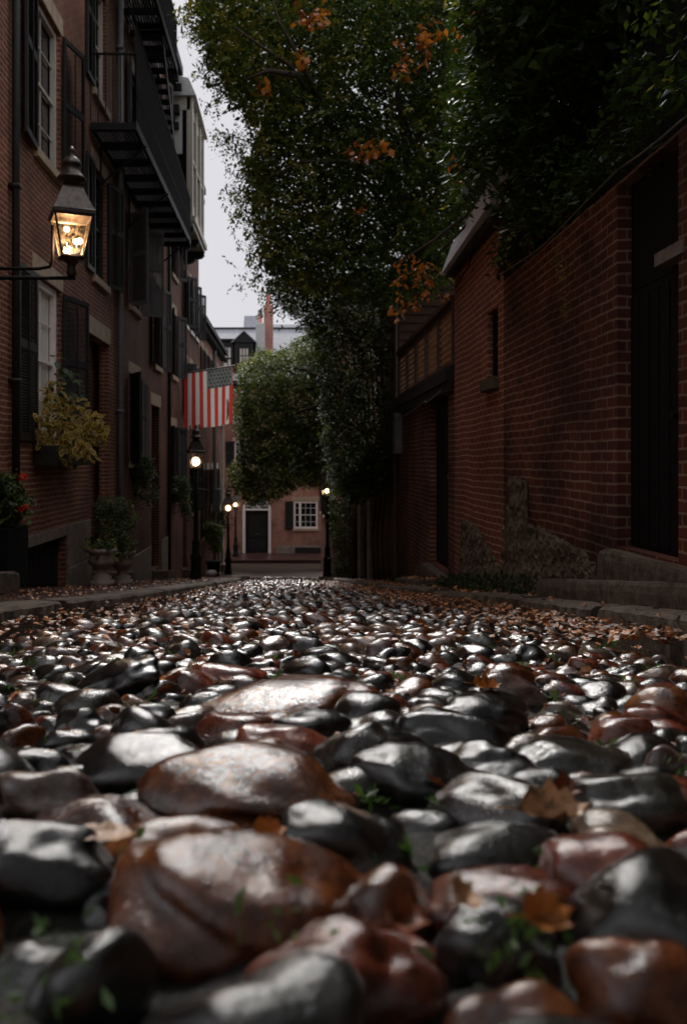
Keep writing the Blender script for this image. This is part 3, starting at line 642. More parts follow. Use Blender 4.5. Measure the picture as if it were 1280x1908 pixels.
mb = MB(TL); mb.add([(29.3, .28, 5.28), (39, .28, 5.28), (39, -2.8, 7.2), (29.3, -2.8, 7.2), (29.3, -6, 5.28), (39, -6, 5.28)], [(0, 1, 2, 3), (3, 2, 5, 4), (0, 3, 4), (1, 5, 2)]); mb.build('pitched_roof', 'darkroof', hD)
mb = MB(); mb.lathe((-3.15, 29.9, 5.25), [(.08, 0), (.08, .42), (.11, .43), (.11, .5)], 10); tag(mb.build('vent_pipe', 'black'), 'short black vent pipe on the eave of the low brick house', 'vent pipe')
# stoops
def block(name, x0, x1, y0, y1, h, lab, cat='step', mat='kerb', grp=None, zt=None):
    mb = MB(); gz = lambda y: (zt if zt is not None else G(y)+.09+h); n = max(3, int((y1-y0)/.12)); m = 5
    xs_ = [x0]+[x0+(x1-x0)*k/m for k in (.12, 1, 2, 3, 4, 4.88)]+[x1]; vs = []; fs = []
    for j_ in range(n+1):
        y = y0+(y1-y0)*j_/n; e = .02 if j_ in (0, n) else 0; jx = random.uniform(-.012, .012)
        vs.append((x0+jx, y, G(y)-.2)); vs.append((x0+jx-.006, y, gz(y)-.06+random.uniform(-.01, .01)))
        for k, x in enumerate(xs_): ed = k in (0, len(xs_)-1); vs.append((x+(jx if k < 2 else 0), y+(e if j_ == 0 else -e)*0, gz(y)-e-(.022 if ed else 0)+random.uniform(-.005, .005)))
        vs.append((x1, y, G(y)-.2))
    w_ = len(xs_)+3
    fs = [(a*w_+b, a*w_+b+1, (a+1)*w_+b+1, (a+1)*w_+b) for a in range(n) for b in range(w_-1)]+[tuple(range(w_)), tuple(n*w_+b for b in range(w_))]
    mb.add(vs, fs); o = mb.build(name, mat, org=((x0+x1)/2, (y0+y1)/2, G((y0+y1)/2)+.09)); return tag(o, lab, cat, grp)
block('stone_step', -3.17, -2.62, 6.6, 8.25, .2, 'weathered brown stone step at the left edge of the photo, on the left pavement', grp='stone steps')
block('stone_step', -3.17, -2.75, 13.5, 15.0, .2, 'stone doorstep behind the two stone urns', grp='stone steps')
block('stone_step', -3.17, -2.8, 19.4, 20.7, .22, 'stone doorstep below the fire escape house door', grp='stone steps')
block('stone_step', -3.17, -2.8, 24.9, 26.1, .25, 'stone doorstep beside the first black lamp post', grp='stone steps')
block('stone_step', -3.15, -2.85, 36.4, 37.7, .2, 'pale far doorstep at the end of the left row', grp='stone steps', mat='sandstone')

# ------------------------------------------------------------------ fire escape
fe = thing('fire_escape', (-2.85, 17, 5.6), 'black iron fire escape with slatted floor on the left houses', 'fire escape')
y0, y1, xo, xi, zf = 13.5, 20.75, -2.47, -3.17, 5.62
mb = MB()
for k in range(15):
    x = xi+.02+(xo-xi-.04)*k/14; mb.box(x-.012, x+.012, y0, y1, zf, zf+.03)
yb = y0
while yb < y1+.01: mb.box(xi, xo, yb-.05, yb+.05, zf-.11, zf-.003); yb += (y1-y0)/9
mb.build('floor_grating', 'iron', fe)
mb = MB(); mb.box(xo-.015, xo+.015, y0, y1, zf-.08, zf+.06); mb.box(xi, xi+.03, y0, y1, zf-.09, zf-.002); mb.build('edge_beam', 'iron', fe)
def zr(y): return np.interp(y, [13.06, 20.75], [7.25, 6.62])
mb = MB(); mb.tube([(xo, y0-.4, zr(y0-.4)), (xo, y1, zr(y1))], .022, 6); mb.tube([(xo, y0, zf+.55), (xo, y1, zf+.5)], .012, 6)
mb.tube([(xi, y0, 6.72), (xo, y0, 6.72)], .02, 6); mb.tube([(xi, y1, 6.62), (xo, y1, 6.62)], .02, 6)
yb = y0
while yb <= y1: mb.box(xo-.008, xo+.008, yb-.008, yb+.008, zf+.03, zr(yb)); yb += .11
for k in range(7): x = xi+(xo-xi)*k/6; mb.box(x-.008, x+.008, y0-.008, y0+.008, zf+.03, 6.72); mb.box(x-.008, x+.008, y1-.008, y1+.008, zf+.03, 6.62)
mb.build('railing', 'iron', fe)
mb = MB()
for k in range(22):   # steep stair up to next landing
    t_ = k/21; y = 20.0-3.4*t_; z = zf+.1+3.0*t_; mb.box(-2.95, -2.55, y-.11, y+.11, z, z+.03)
mb.add([(-2.97, 20.1, zf), (-2.97, 16.5, zf+3.15), (-2.97, 16.5, zf+3.35), (-2.97, 20.1, zf+.2), (-2.95, 20.1, zf), (-2.95, 16.5, zf+3.15), (-2.95, 16.5, zf+3.35), (-2.95, 20.1, zf+.2)], [(0, 1, 2, 3), (4, 5, 6, 7), (0, 1, 5, 4), (2, 3, 7, 6)])
mb.add([(-2.55, 20.1, zf), (-2.55, 16.5, zf+3.15), (-2.55, 16.5, zf+3.35), (-2.55, 20.1, zf+.2), (-2.53, 20.1, zf), (-2.53, 16.5, zf+3.15), (-2.53, 16.5, zf+3.35), (-2.53, 20.1, zf+.2)], [(0, 1, 2, 3), (4, 5, 6, 7), (0, 1, 5, 4), (2, 3, 7, 6)])
mb.build('stair', 'iron', fe)
mb = MB()
for k in range(13): x = xi+.04+(xo-xi-.08)*k/12; mb.box(x-.012, x+.012, 13.5, 18.4, 8.72, 8.75)
for k in range(7): yb = 13.5+k*.815; mb.box(xi, xo, yb-.04, yb+.04, 8.62, 8.717)
mb.box(xo-.012, xo+.012, 13.5, 18.4, 8.64, 8.78); mb.tube([(xo, 13.5, 9.7), (xo, 18.4, 9.7)], .02, 6)
yb = 13.5
while yb < 18.41: mb.box(xo-.008, xo+.008, yb-.008, yb+.008, 8.78, 9.7); yb += .12
mb.build('upper_landing', 'iron', fe)
for yb in (14.2, 16.7, 20.2):
    mb = MB(); mb.tube([(xi, yb, zf-.75), (xi+.12, yb, zf-.62), (xo+.05, yb, zf-.1)], .02, 6); mb.tube([(xi, yb, zf-.8), (xi, yb, zf-.1)], .018, 6); mb.build('bracket', 'iron', fe)

# ------------------------------------------------------------------ lamps
def lantern(root, z, s=1.0, glow='glow', ball=.03):
    def TT(a, b, c): return (a*s, b*s, z+c*s)
    r2 = math.sqrt(2)
    mb = MB(TT); mb.lathe((0, 0, 0), [(.035, -.02), (.05, .0), (.04, .06), (.045, .1), (.105, .13), (.125*1.0, .14), (.125, .155)], 16); mb.build('lantern_base', 'bronze', root, True)
    hb, ht, zb, ztp = .10, .172, .155, .53
    mb = MB(TT)
    for sx in (-1, 1):
        for sy in (-1, 1): mb.tube([(sx*hb, sy*hb, zb), (sx*ht, sy*ht, ztp)], .0095, 6)
    for h, zz in ((hb, zb), (ht, ztp)):
        for p, q in (((-h, -h), (h, -h)), ((h, -h), (h, h)), ((h, h), (-h, h)), ((-h, h), (-h, -h))): mb.tube([(*p, zz), (*q, zz)], .012, 6)
    mb.build('frame', 'bronze', root)
    for (ax, ay), (bx, by_) in (((-1, -1), (1, -1)), ((1, -1), (1, 1)), ((1, 1), (-1, 1)), ((-1, 1), (-1, -1))):
        mb = MB(TT); mb.quad((ax*hb, ay*hb, zb), (bx*hb, by_*hb, zb), (bx*ht, by_*ht, ztp), (ax*ht, ay*ht, ztp)); mb.build('pane', 'lampglass', root)
    mb = MB(TT); k = r2; mb.lathe((0, 0, 0), [(.18*k, ztp), (.195*k, ztp+.012), (.195*k, ztp+.045), (.18*k, ztp+.06), (.095*k, ztp+.27), (.095*k, ztp+.285)], 4, rot=.5); mb.build('hood', 'bronze', root)
    mb = MB(TT); mb.lathe((0, 0, ztp-.04), [(.085, .325), (.085, .39), (.135, .40), (.138, .42), (.115, .44), (.1, .46), (.085, .48), (.085, .53), (.098, .54), (.09, .57), (.06, .61), (.03, .63), (.025, .65), (.035, .67), (.036, .69), (.022, .71), (.004, .725)], 20); mb.build('vent_cap', 'bronze', root, True)
    mb = MB(TT)
    for sx, zz in (((-.045, .40), (.045, .29), (.08, .30)) if ball < .06 else ((0, .32-ball),)):  # small mantles, or one large ball standing in for flare
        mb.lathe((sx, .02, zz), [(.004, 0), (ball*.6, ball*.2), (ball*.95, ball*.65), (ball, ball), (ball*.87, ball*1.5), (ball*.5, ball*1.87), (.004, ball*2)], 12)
    mb.build('mantle_or_flare', glow, root, True)
    mb = MB(TT)
    for sx in (-.045, .05): mb.tube([(0, .02, .15), (sx, .02, .24), (sx, .02, .30)], .006, 6)
    mb.build('gas_pipe', 'bronze', root)
    L = bpy.data.lights.new('flame', 'POINT'); L.energy = 5*s; L.color = (1, .62, .34); L.shadow_soft_size = .04
    lo = bpy.data.objects.new('flame', L); link(lo); lo.parent = root; lo.location = (0, 0, z+.33*s)
    return lo
lb = thing('gas_lamp', (-1.80, 7.0, 1.80), 'large lit gas lantern on a wall bracket at the upper left', 'gas lamp')
root = bpy.data.objects.new('tmp', None)
ORG['x0'] = Vector((0, 0, 0))
def lamp_local(loc, rz, label, group, post=None, s=1.0, ball=.03, base=None, energy=5, glow='glow'):
    o = thing('gas_lamp', (0, 0, 0), label, 'gas lamp', group); fl = lantern(o, post or 0, s, glow, ball); fl.data.energy = energy
    if post:
        mb = MB(); mb.lathe((0, 0, 0), [(.15, -.1), (.15, .12), (.13, .16), (.12, .5), (.135, .53), (.135, .6), (.095, .66), (.09, .9), (.105, .93), (.07, .98), (.058, 1.1), (.05, post-.55), (.062, post-.5), (.062, post-.46), (.045, post-.42), (.036, post-.02)], 14)
        mb.build('post', 'iron', o, True)
        mb = MB(); mb.tube([(-.28, 0, post-.36), (.28, 0, post-.36)], .014, 8); mb.build('ladder_bar', 'iron', o)
        mb = MB()
        for sx in (-1, 1): mb.tube([(0, 0, post-.18), (sx*.09, 0, post-.1), (sx*.13, 0, post+.06), (sx*.1, 0, post+.14)], .008, 6)
        mb.build('cradle', 'iron', o)
    o.location = loc; o.rotation_euler = (0, 0, rz); return o
bpy.data.objects.remove(lb); bpy.data.objects.remove(root)
nl = lamp_local((-1.80, 7.0, 1.83), R(22), 'large lit gas lantern on an iron wall bracket, upper left', None, None, .86, .027, energy=22)
mb = MB(); c22, s22 = math.cos(-R(22)), math.sin(-R(22))
def TLm(x, y, z): return (x*c22-y*s22, x*s22+y*c22, z)
mb = MB(TLm); mb.tube([(.03, 0, -.03), (-.35, 0, -.03), (-.8, 0, -.03), (-1.4, 0, -.03)], .017, 8); mb.tube([(-1.4, 0, .05), (-.27, 0, .045), (-.18, 0, .06), (-.155, 0, .12), (-.155, 0, .40)], .014, 8); mb.build('wall_bracket', 'iron', nl, True)
G2 = 'gas lamps on posts'
lamp_local((-2.33, 20.7, G(20.7)+.05), R(20), 'lit gas lamp on a black post under the flag', G2, 2.56, 1.0, .115, energy=8, glow='flare_ball')
lamp_local((-2.62, 35, G(35)), R(10), 'lit gas lamp on the second post, beside the arched doorway', G2, 2.35, 1.0, .12, energy=140, glow='flare_ball')
lamp_local((-2.86, 43.2, G(43.2)+.1), R(45), 'far thin gas lamp in front of the brick house with the arched doorway', G2, 2.3, 1.0, .075, energy=240)
lamp_local((1.12, 27.5, G(27.5)+.08), R(45), 'gas lamp on a black post against the ivy on the right', G2, 2.45, 1.0, .07, energy=14)

# ------------------------------------------------------------------ flag
fl = thing('flag', (-3.2, 24, 2.9), 'red and white striped flag with grey starred corner hanging from a pole', 'flag')
mb = MB(); mb.tube([(-3.2, 24.0, 2.75), (-1.58, 24.0, 2.99)], .02, 8); mb.lathe((-1.56, 24, 2.97), [(.005, 0), (.035, .02), (.035, .05), (.005, .07)], 8); mb.build('pole', 'brown', fl)
fx0, fx1, fz1, fh = -3.03, -1.66, 2.86, 1.60; NU, NV = 78, 72
mb = MB(); vs = []; 
for j in range(NV+1):
    for i in range(NU+1):
        u, v = i/NU, j/NV; x = fx0+(fx1-fx0)*u*(1-.02*v)+.03*v*math.sin(u*3)
        ztop = 2.77+.21*(x+3.03)/1.4
        y = 24.0+(.03*math.sin(u*19+v*2)+.02*math.sin(u*9-v*3))*(.25+v)
        zz = ztop-v*(fh-.02*math.sin(u*7))
        vs.append((x, y, zz))
fs = []; ms = []
for j in range(NV):
    for i in range(NU):
        u, v = (i+.5)/NU, (j+.5)/NV
        # torn opening near right lower stripe, ragged hem at lower left
        cu = .90; hw = .035*math.sqrt(max(0, 1-((v-.75)/.2)**2))
        if .55 < v < .95 and cu-.03 < u < cu-.03+hw*1.7: continue
        if v > .93 and (.10 < u < .14 or .27 < u < .31) and v > .93+abs(u % .17-.12)*.8: continue
        k = int(u*13); st = 1 if k % 2 else 0
        if u > 6/13 and v < .34 and u < .985: st = 2
        fs.append((j*(NU+1)+i, j*(NU+1)+i+1, (j+1)*(NU+1)+i+1, (j+1)*(NU+1)+i)); ms.append(st)
b0_ = len(mb.v); mb.v += vs; mb.f += fs; mb.m += ms
mb.build('cloth', ['fl_red', 'fl_white', 'fl_blue'], fl, True)
mb = MB()
for r_ in range(5):
    for c_ in range(7 if r_ % 2 == 0 else 6):
        u = 6/13+.055+(c_+(.5 if r_ % 2 else 0))*.071; v = .035+r_*.066
        x = fx0+(fx1-fx0)*u; z = 2.77+.21*(x+3.03)/1.4-v*fh
        yy_ = 24+(.03*math.sin(u*19+v*2)+.02*math.sin(u*9-v*3))*(.25+v)
        for dy in (-.014, .014):
            pts = []
            for k in range(10):
                an = math.pi/2+k*math.pi/5+.6; rr = .038 if k % 2 == 0 else .017; pts.append((x+rr*math.cos(an), yy_+dy, z-.02+rr*math.sin(an)))
            mb.add(pts, [tuple(range(10))])
mb.build('stars', 'fl_star', fl)

# ------------------------------------------------------------------ right side
TR = seg((2.0, 0), (0, 1), (-1, 0))
rw = thing('brick_wall', (2.0, 5, G(5)), 'dark near brick wall on the right with a black doorway and crumbling stone foot', 'wall')
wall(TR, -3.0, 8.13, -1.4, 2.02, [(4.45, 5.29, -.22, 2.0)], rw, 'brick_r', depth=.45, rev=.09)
mb = MB(TR); mb.box(4.44, 5.30, -.16, -.09, -.22, 1.34)
for k in range(6): u = 4.46+k*.14; mb.box(u, u+.12, -.09, -.08, -.2, 1.3)
dd = mb.build('door', 'door', rw); mb = MB(TR); mb.tube([(4.6, -.08, .55), (4.6, -.03, .55)], .02, 8); mb.build('handle', 'iron', dd)
mb = MB(TR); mb.box(4.38, 4.72, -.08, .012, 1.37, 1.44); mb.build('door_lintel', 'granite', rw)
mb = MB(TR); mb.box(4.44, 5.30, -.16, -.088, 1.345, 2.0); mb.build('door_head_board', 'door', rw)
# crumbling foundation
def rubble(parent, T, pts, thick=.014, name='stone_foot', zf=None):
    bm = bmesh.new(); us = np.arange(pts[0][0], pts[-1][0], .035); rows = []
    for u in us:
        ztop = np.interp(u, [p[0] for p in pts], [p[1] for p in pts])+random.uniform(-.02, .03); zb = G(u)-.1; n = 34; r = []
        for k in range(n+1):
            t_ = k/n; z = zb+(ztop-zb)*t_
            w_ = thick*(1-.35*t_)*(1 if k < n else -.1)+.012*math.sin(u*9+z*13)*math.sin(z*17-u*5)+.012*math.sin(u*37+z*15)*math.sin(z*41)+.012+random.uniform(-.009, .009)
            r.append(bm.verts.new(T(u+random.uniform(-.008, .008), max(-.02, w_), z)))
        rows.append(r)
    for i in range(len(rows)-1):
        for k in range(len(rows[0])-1): bm.faces.new((rows[i][k], rows[i+1][k], rows[i+1][k+1], rows[i][k+1]))
    me = bpy.data.meshes.new(name); og = ORG[parent.name]
    for v in bm.verts: v.co -= og
    bm.to_mesh(me); bm.free(); me.materials.append(M['rubble']); o = bpy.data.objects.new(name, me); link(o); o.parent = parent; ORG[o.name] = og
rubble(rw, TR, [(5.3, -.45), (5.7, -.35), (6.2, -.3), (6.6, -.27), (7.0, -.22), (7.25, -.2), (7.26, .14), (7.9, .16), (7.92, -.3), (8.13, -.35)])
rubble(rw, TR, [(1.5, -.2), (2.4, -.1), (3.5, -.25), (4.3, -.3)])
# taller shed part
sh = thing('brick_shed', (2.0, 9.3, G(9.3)), 'taller red brick shed on the right with a narrow window and metal roof edge', 'shed')
wall(TR, 8.14, 10.6, -1.9, 2.80, [(8.36, 8.80, 1.13, 1.82)], sh, 'brick_r2', depth=2.4, rev=.2)
w = window(TR, sh, 8.36, 8.80, 1.13, 1.82, 1, 2, 'black', lintel=None, sill='rubble', rec=.1, ft=.03)
mb = MB(TR); mb.add([(8.05, .16, 2.72), (10.68, .16, 2.62), (10.68, .02, 3.0), (8.05, .02, 3.14), (8.05, -1.3, 4.0), (10.68, -1.3, 3.9), (10.68, -2.5, 2.7), (8.05, -2.5, 2.8)], [(0, 1, 2, 3), (3, 2, 5, 4), (4, 5, 6, 7), (0, 3, 4, 7), (1, 2, 5, 6), (0, 1, 6, 7)]); mb.build('roof', ['metalroof'], sh)
mb = MB(TR); mb.box(8.1, 10.62, .005, .10, 2.58, 2.68); mb.build('gutter', 'black', sh)
mb = MB(TR); mb.tube([(10.55, .12, 2.58), (10.0, .10, 2.34), (9.4, .08, 2.42), (9.0, .05, 2.7)], .008, 6); mb.build('loose_wire', 'iron', sh)
rubble(sh, TR, [(8.14, -.7), (8.6, -.62), (9.2, -.42), (9.9, -.38), (10.05, -.42), (10.1, -1.4)], .014)
# part with terrace, lattice railing
tr = thing('brick_wall', (2.0, 13, G(13)), 'brick wall with narrow dark door under the lattice terrace rail, right', 'wall')
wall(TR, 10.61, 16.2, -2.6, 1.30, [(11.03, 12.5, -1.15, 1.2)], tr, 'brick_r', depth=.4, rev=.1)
mb = MB(TR); mb.box(11.02, 12.51, -.16, -.1, -1.15, 1.2)
for k in range(8): u = 11.06+k*.18; mb.box(u, u+.16, -.1, -.09, -1.1, 1.16)
dd = mb.build('door', 'door', tr); mb = MB(TR); mb.tube([(11.3, -.09, .1), (11.3, -.04, .1)], .025, 8); mb.build('handle', 'greybox', dd)
mb = MB(TR); mb.box(10.62, 16.25, -.2, .10, 1.302, 1.42); mb.box(10.62, 16.25, -.3, .05, 1.42, 1.5); mb.box(10.62, 16.2, .02, .06, 1.18, 1.30); mb.build('ledge', 'black', tr)
mb = MB(TR); mb.tube([(10.9, .12, 1.2), (12, .13, 1.12), (12.2, .125, 1.16), (13.4, .12, 1.1), (15.9, .12, 1.05)], .009, 6); mb.build('cable', 'greybox', tr)
tf = thing('lattice_railing', (1.98, 13.4, 1.5), 'brown wooden terrace railing with square lattice panels on the right wall', 'railing')
mb = MB(TR)
for k in range(6):
    u = 10.68+k*1.08; mb.box(u-.05, u+.05, -.08, .02, 1.5, 2.30)
mb.box(10.65, 16.15, -.10, .05, 2.302, 2.37); mb.box(10.65, 16.15, -.06, .01, 1.502, 1.56); mb.box(10.65, 16.15, -.055, .005, 2.22, 2.28); mb.build('frame', 'brown', tf)
for k in range(5):
    u0 = 10.73+k*1.08; u1 = u0+.98; mb = MB(TR); u = u0
    while u < u1-.01: mb.box(u, u+.028, -.035, -.022, 1.56, 2.22); u += .075
    z = 1.6
    while z < 2.2: mb.box(u0, u1, -.020, -.008, z, z+.028); z += .085
    mb.build('lattice_panel', 'lattice', tf)
bk = thing('garden_house', (4.2, 18, 0), 'dark boarded upper storey behind the lattice railing', 'house')
mb = MB(); z = -2.5
while z < 3.85: mb.add([(2.02, 16.28, z), (6.5, 16.28, z), (6.5, 16.32, z+.16), (2.02, 16.32, z+.16)], [(0, 1, 2, 3)]); mb.quad((2.02, 16.28, z), (6.5, 16.28, z), (6.5, 16.32, z), (2.02, 16.32, z)); z += .16
mb.box(2.02, 6.5, 16.33, 20, -3.2, 3.9); mb.build('boarded_wall', 'brown', bk)
mb = MB(); mb.box(1.9, 6.6, 16.1, 20.1, 3.9, 4.02); mb.build('roof', 'darkroof', bk)
mb = MB(); mb.box(1.86, 1.99, 15.55, 15.95, .45, 1.15); mb.box(1.84, 1.99, 15.53, 15.97, 1.15, 1.18); tag(mb.build('meter_box', 'greybox', org=(1.92, 15.75, .45)), 'grey metal meter box at the end of the right brick wall', 'meter box')
mb = MB(TR); mb.tube([(16.25, .05, -2.2), (16.22, .06, 0), (16.25, .05, 2.4), (16.2, .05, 3.6)], .04, 8); tag(mb.build('drainpipe', 'brown'), 'brown drainpipe at the corner by the meter box', 'drainpipe')
block('stone_step', 1.80, 2.15, 3.6, 6.35, .15, 'large rough step slab in front of the black doorway on the right', grp='stone steps')
block('stone_step', 1.93, 2.35, 4.2, 5.42, .3, 'raised stone doorsill under the black doorway on the right', grp='stone steps', zt=-.24)
block('stone_step', 1.55, 1.98, 10.9, 13.1, .1, 'flat slab covered with orange leaves at the narrow dark door', grp='stone steps')
block('stone_step', 1.86, 2.1, 11.0, 12.6, .3, 'small upright stone doorstep of the narrow dark door', grp='stone steps', zt=-1.17)
# fence above near wall
fc = thing('board_fence', (2.25, 3, 2.02), 'dark board fence on top of the near right brick wall', 'fence')
mb = MB(TR); u = -3.0
while u < 8.1: mb.box(u, u+.135, -.30, -.27, 2.0, 3.0+random.uniform(-.01, .01)); u += .145
mb.build('boards', 'door', fc); mb = MB(TR); mb.box(-3, 8.1, -.34, -.302, 2.3, 2.4); mb.box(-3, 8.1, -.34, -.302, 2.8, 2.9)
for k in range(6): u = -2.8+k*2.1; mb.box(u, u+.1, -.44, -.342, 2.0, 3.05)
mb.build('rails', 'door', fc)
mb = MB(); pts = []
for k in range(40):
    y = 8.12-k*.3; s_ = (k % 10)/10; pts.append((1.94, y, 2.05-.06*4*s_*(1-s_)+.01*math.sin(k)))
mb.tube(pts, .006, 5); tag(mb.build('cable', 'greybox'), 'thin sagging cable along the top of the near right wall', 'cable')
# garden wall with ivy
gw = thing('garden_wall', (1.75, 21, G(21)), 'dark garden wall with stone gate posts under the ivy, right', 'wall')
dv = Vector((1.42-1.98, 27-16.3, 0)); L_ = dv.length; dv.normalize(); TG = seg((1.98, 16.3), (dv.x, dv.y), (-dv.y, dv.x))
wall(TG, 0, L_, -3.9, .7, [(3.2, 4.3, -2.9, -.2)], gw, 'brick_b', depth=.35)
mb = MB(TG); mb.box(3.2, 4.3, -.3, -.25, -2.9, -.2); mb.build('gate', 'door', gw)
for u in (2.9, 4.5, 7.0):
    mb = MB(TG); mb.box(u-.22, u+.22, -.1, .14, G(16.3+u)-.2, .35); mb.build('gate_post', 'granite', gw, bevel=.015)
# house E at the far right
hE = thing('row_house', (1.35, 32, G(32)), 'pinkish brick house at the far right end with black shutters, behind the ivy lamp', 'house')
dv = Vector((1.26-1.42, 38-27, 0)); L2 = dv.length; dv.normalize(); TE = seg((1.42, 27.02), (dv.x, dv.y), (-dv.y, dv.x))
hoe = [(2+i*2.6, 3+i*2.6, -1.9, .2) for i in range(4)]+[(2+i*2.6, 3+i*2.6, 1.4, 3.2) for i in range(4)]
wall(TE, 0, L2, -5.1, 5.2, hoe, hE, 'brick_f'); body(TE, hE, 0, L2, -5.1, 5.2, 7, 'brick_f', over=.15, ch=.3)
for a, b, c, e in hoe: window(TE, hE, a, b, c, e); shutter(TE, hE, a-.02, -1, .45, c, e); shutter(TE, hE, b+.02, 1, .45, c, e)

# ------------------------------------------------------------------ far house
TF = seg((0, 45), (1, 0), (0, -1))
hF = thing('corner_house', (-1, 45, -4.6), 'far brick house facing up the street with white arched doorway', 'house')
def wx(px): return (px-VX)/F*45
def wz(py): return CAMH-(py-VY)/F*45
dA, dB, dz0, dz1 = wx(457), wx(500), wz(1031), wz(951)
holes = [(dA, dB, dz0, dz1), (wx(547), wx(592), wz(985), wz(934)), (wx(437), wx(462), wz(870), wz(822)), (wx(545), wx(572), wz(880), wz(835)), (wx(470)-1, wx(470), 6, 6.0001)]
holes = holes[:4]+[(-7.6, -6.5, -2.8, -1.2), (-7.6, -6.5, .2, 1.8)]
wall(TF, -12, 7, -5.2, 4.2, holes, hF, 'brick_f', depth=.3); body(TF, hF, -12, 7, -5.2, 4.2, 9, 'brick_f', over=.25, ch=.3)
# doorway
mb = MB(TF); cx = (dA+dB)/2; hw = (dB-dA)/2
mb.box(dA-.14, dA, -.1, .05, dz0, dz1+.1); mb.box(dB, dB+.14, -.1, .05, dz0, dz1+.1); mb.box(dA, dB, -.1, .04, dz1, dz1+.1)
ring = []; n = 16
for k in range(n):
    a0, a1 = math.pi*k/n, math.pi*(k+1)/n; r0, r1 = hw, hw+.13
    pts = [(cx+r*math.cos(a)*1.0, w_, dz1+.1+r*math.sin(a)*.78) for w_ in (-.03, .045) for r, a in ((r0, a0), (r1, a0), (r1, a1), (r0, a1))]
    mb.add(pts, [(0, 1, 2, 3), (4, 5, 6, 7), (0, 4, 7, 3), (1, 5, 6, 2), (0, 1, 5, 4), (3, 2, 6, 7)])
ds = mb.build('door_surround', 'white', hF)
mb = MB(TF); mb.add([(cx, .01, dz1+.1)]+[(cx+hw*math.cos(math.pi*k/16), .01, dz1+.1+.78*hw*math.sin(math.pi*k/16)) for k in range(17)], [(0, k+1, k+2) for k in range(16)]); fa = mb.build('fanlight', 'glass', ds)
mb = MB(TF)
for k in range(1, 8): a = math.pi*k/8; mb.tube([(cx+.08*math.cos(a), .02, dz1+.1+.06*math.sin(a)), (cx+hw*math.cos(a), .02, dz1+.1+.78*hw*math.sin(a))], .012, 5)
for q in (.16, .5): mb.tube([(cx+q*math.cos(math.pi*k/14), .02, dz1+.1+q*.78*math.sin(math.pi*k/14)) for k in range(15)], .012, 5)
mb.build('fanlight_bars', 'white', ds)
dr = door(TF, hF, dA, dB, dz0, dz1, .14, 'black', transom=.01)
mb = MB(TF); mb.box(cx-.12, cx+.12, -.13, -.105, dz0+.95, dz0+1.02); mb.build('letter_slot', 'bronze', dr)
mb = MB(TF); mb.box(dA-.2, dB+.2, .005, .35, -5.0, dz0-.02); mb.build('doorstep', 'granite', hF, bevel=.01)
mb = MB(TF)
mb.box(wx(515), wx(640), .003, .04, -5.0, wz(1017)); mb.box(-12, dA-.22, .003, .04, -5.0, wz(1027)); mb.build('plinth', 'granite', hF, bevel=.01)
mb = MB(TF); mb.box(wx(550), wx(598), .045, .09, wz(1040), wz(1020)); mb.build('cellar_grille', 'black', hF)
a, b, c, e = holes[1]; window(TF, hF, a, b, c, e, 4, 4, 'white', lh=.22, ft=.1, rec=.06); shutter(TF, hF, a-.02, -1, .42, c-.05, e)
mb = MB(TF); mb.box(a+.28, a+.40, -.06, 0.01, c+.1, e-.1); mb.build('mullion', 'white', hF)
for h in (holes[2], holes[3], holes[4], holes[5]):
    window(TF, hF, *h, 3, 4, 'white', ft=.07, lh=.2); shutter(TF, hF, h[0]-.02, -1, .45, h[2], h[3])
# slate roof, dormers, clapboards
mb = MB(); rz = 4.52
mb.add([(-12, 44.7, rz), (7, 44.7, rz), (7, 50, 8.05), (-12, 50, 8.05), (7, 54, 4.3), (-12, 54, 4.3)], [(0, 1, 2, 3), (3, 2, 4, 5), (0, 3, 5), (1, 4, 2)]); mb.build('slate_roof', 'slate', hF)
mb = MB()
for k in range(11):
    pass
mb.box(-12, 7, 49.9, 50.1, 8.0, 8.12); mb.build('ridge', 'darkroof', hF)
dm = MB(); x0, x1, yf = wx(437)-.02, wx(472), 45.3; zb_, ze, zp = 4.4, wz(636), wz(617)
dm.box(x0, x0+.22, yf, yf+.1, zb_, ze); dm.box(x1-.22, x1, yf, yf+.1, zb_, ze); dm.box(x0+.22, x1-.22, yf, yf+.1, ze-.28, ze)
xm = (x0+x1)/2
dm.add([(x0-.08, yf-.1, ze), (x1+.08, yf-.1, ze), (xm, yf-.1, zp), (x0-.08, yf+.02, ze), (x1+.08, yf+.02, ze), (xm, yf+.02, zp)], [(0, 1, 2), (3, 4, 5), (0, 1, 4, 3), (1, 2, 5, 4), (0, 2, 5, 3)])
dm.box(x0+.01, x1-.01, yf+.101, 49.5, zb_, ze-.01)
dmo = dm.build('dormer', 'black', hF)
mb = MB(); mb.add([(x0-.16, yf-.16, ze-.05), (xm, yf-.16, zp+.04), (xm, 50, zp+.04), (x0-.16, 50, ze-.05), (x1+.16, yf-.16, ze-.05), (x1+.16, 50, ze-.05), (x0-.16, yf-.16, ze+.01), (xm, yf-.16, zp+.10), (xm, 50, zp+.10), (x0-.16, 50, ze+.01), (x1+.16, yf-.16, ze+.01), (x1+.16, 50, ze+.01)],
   [(0, 1, 2, 3), (1, 4, 5, 2), (6, 7, 8, 9), (7, 10, 11, 8), (0, 1, 7, 6), (1, 4, 10, 7)]); mb.build('dormer_roof', 'slate', dmo)
TD = seg((0, yf), (1, 0), (0, -1))
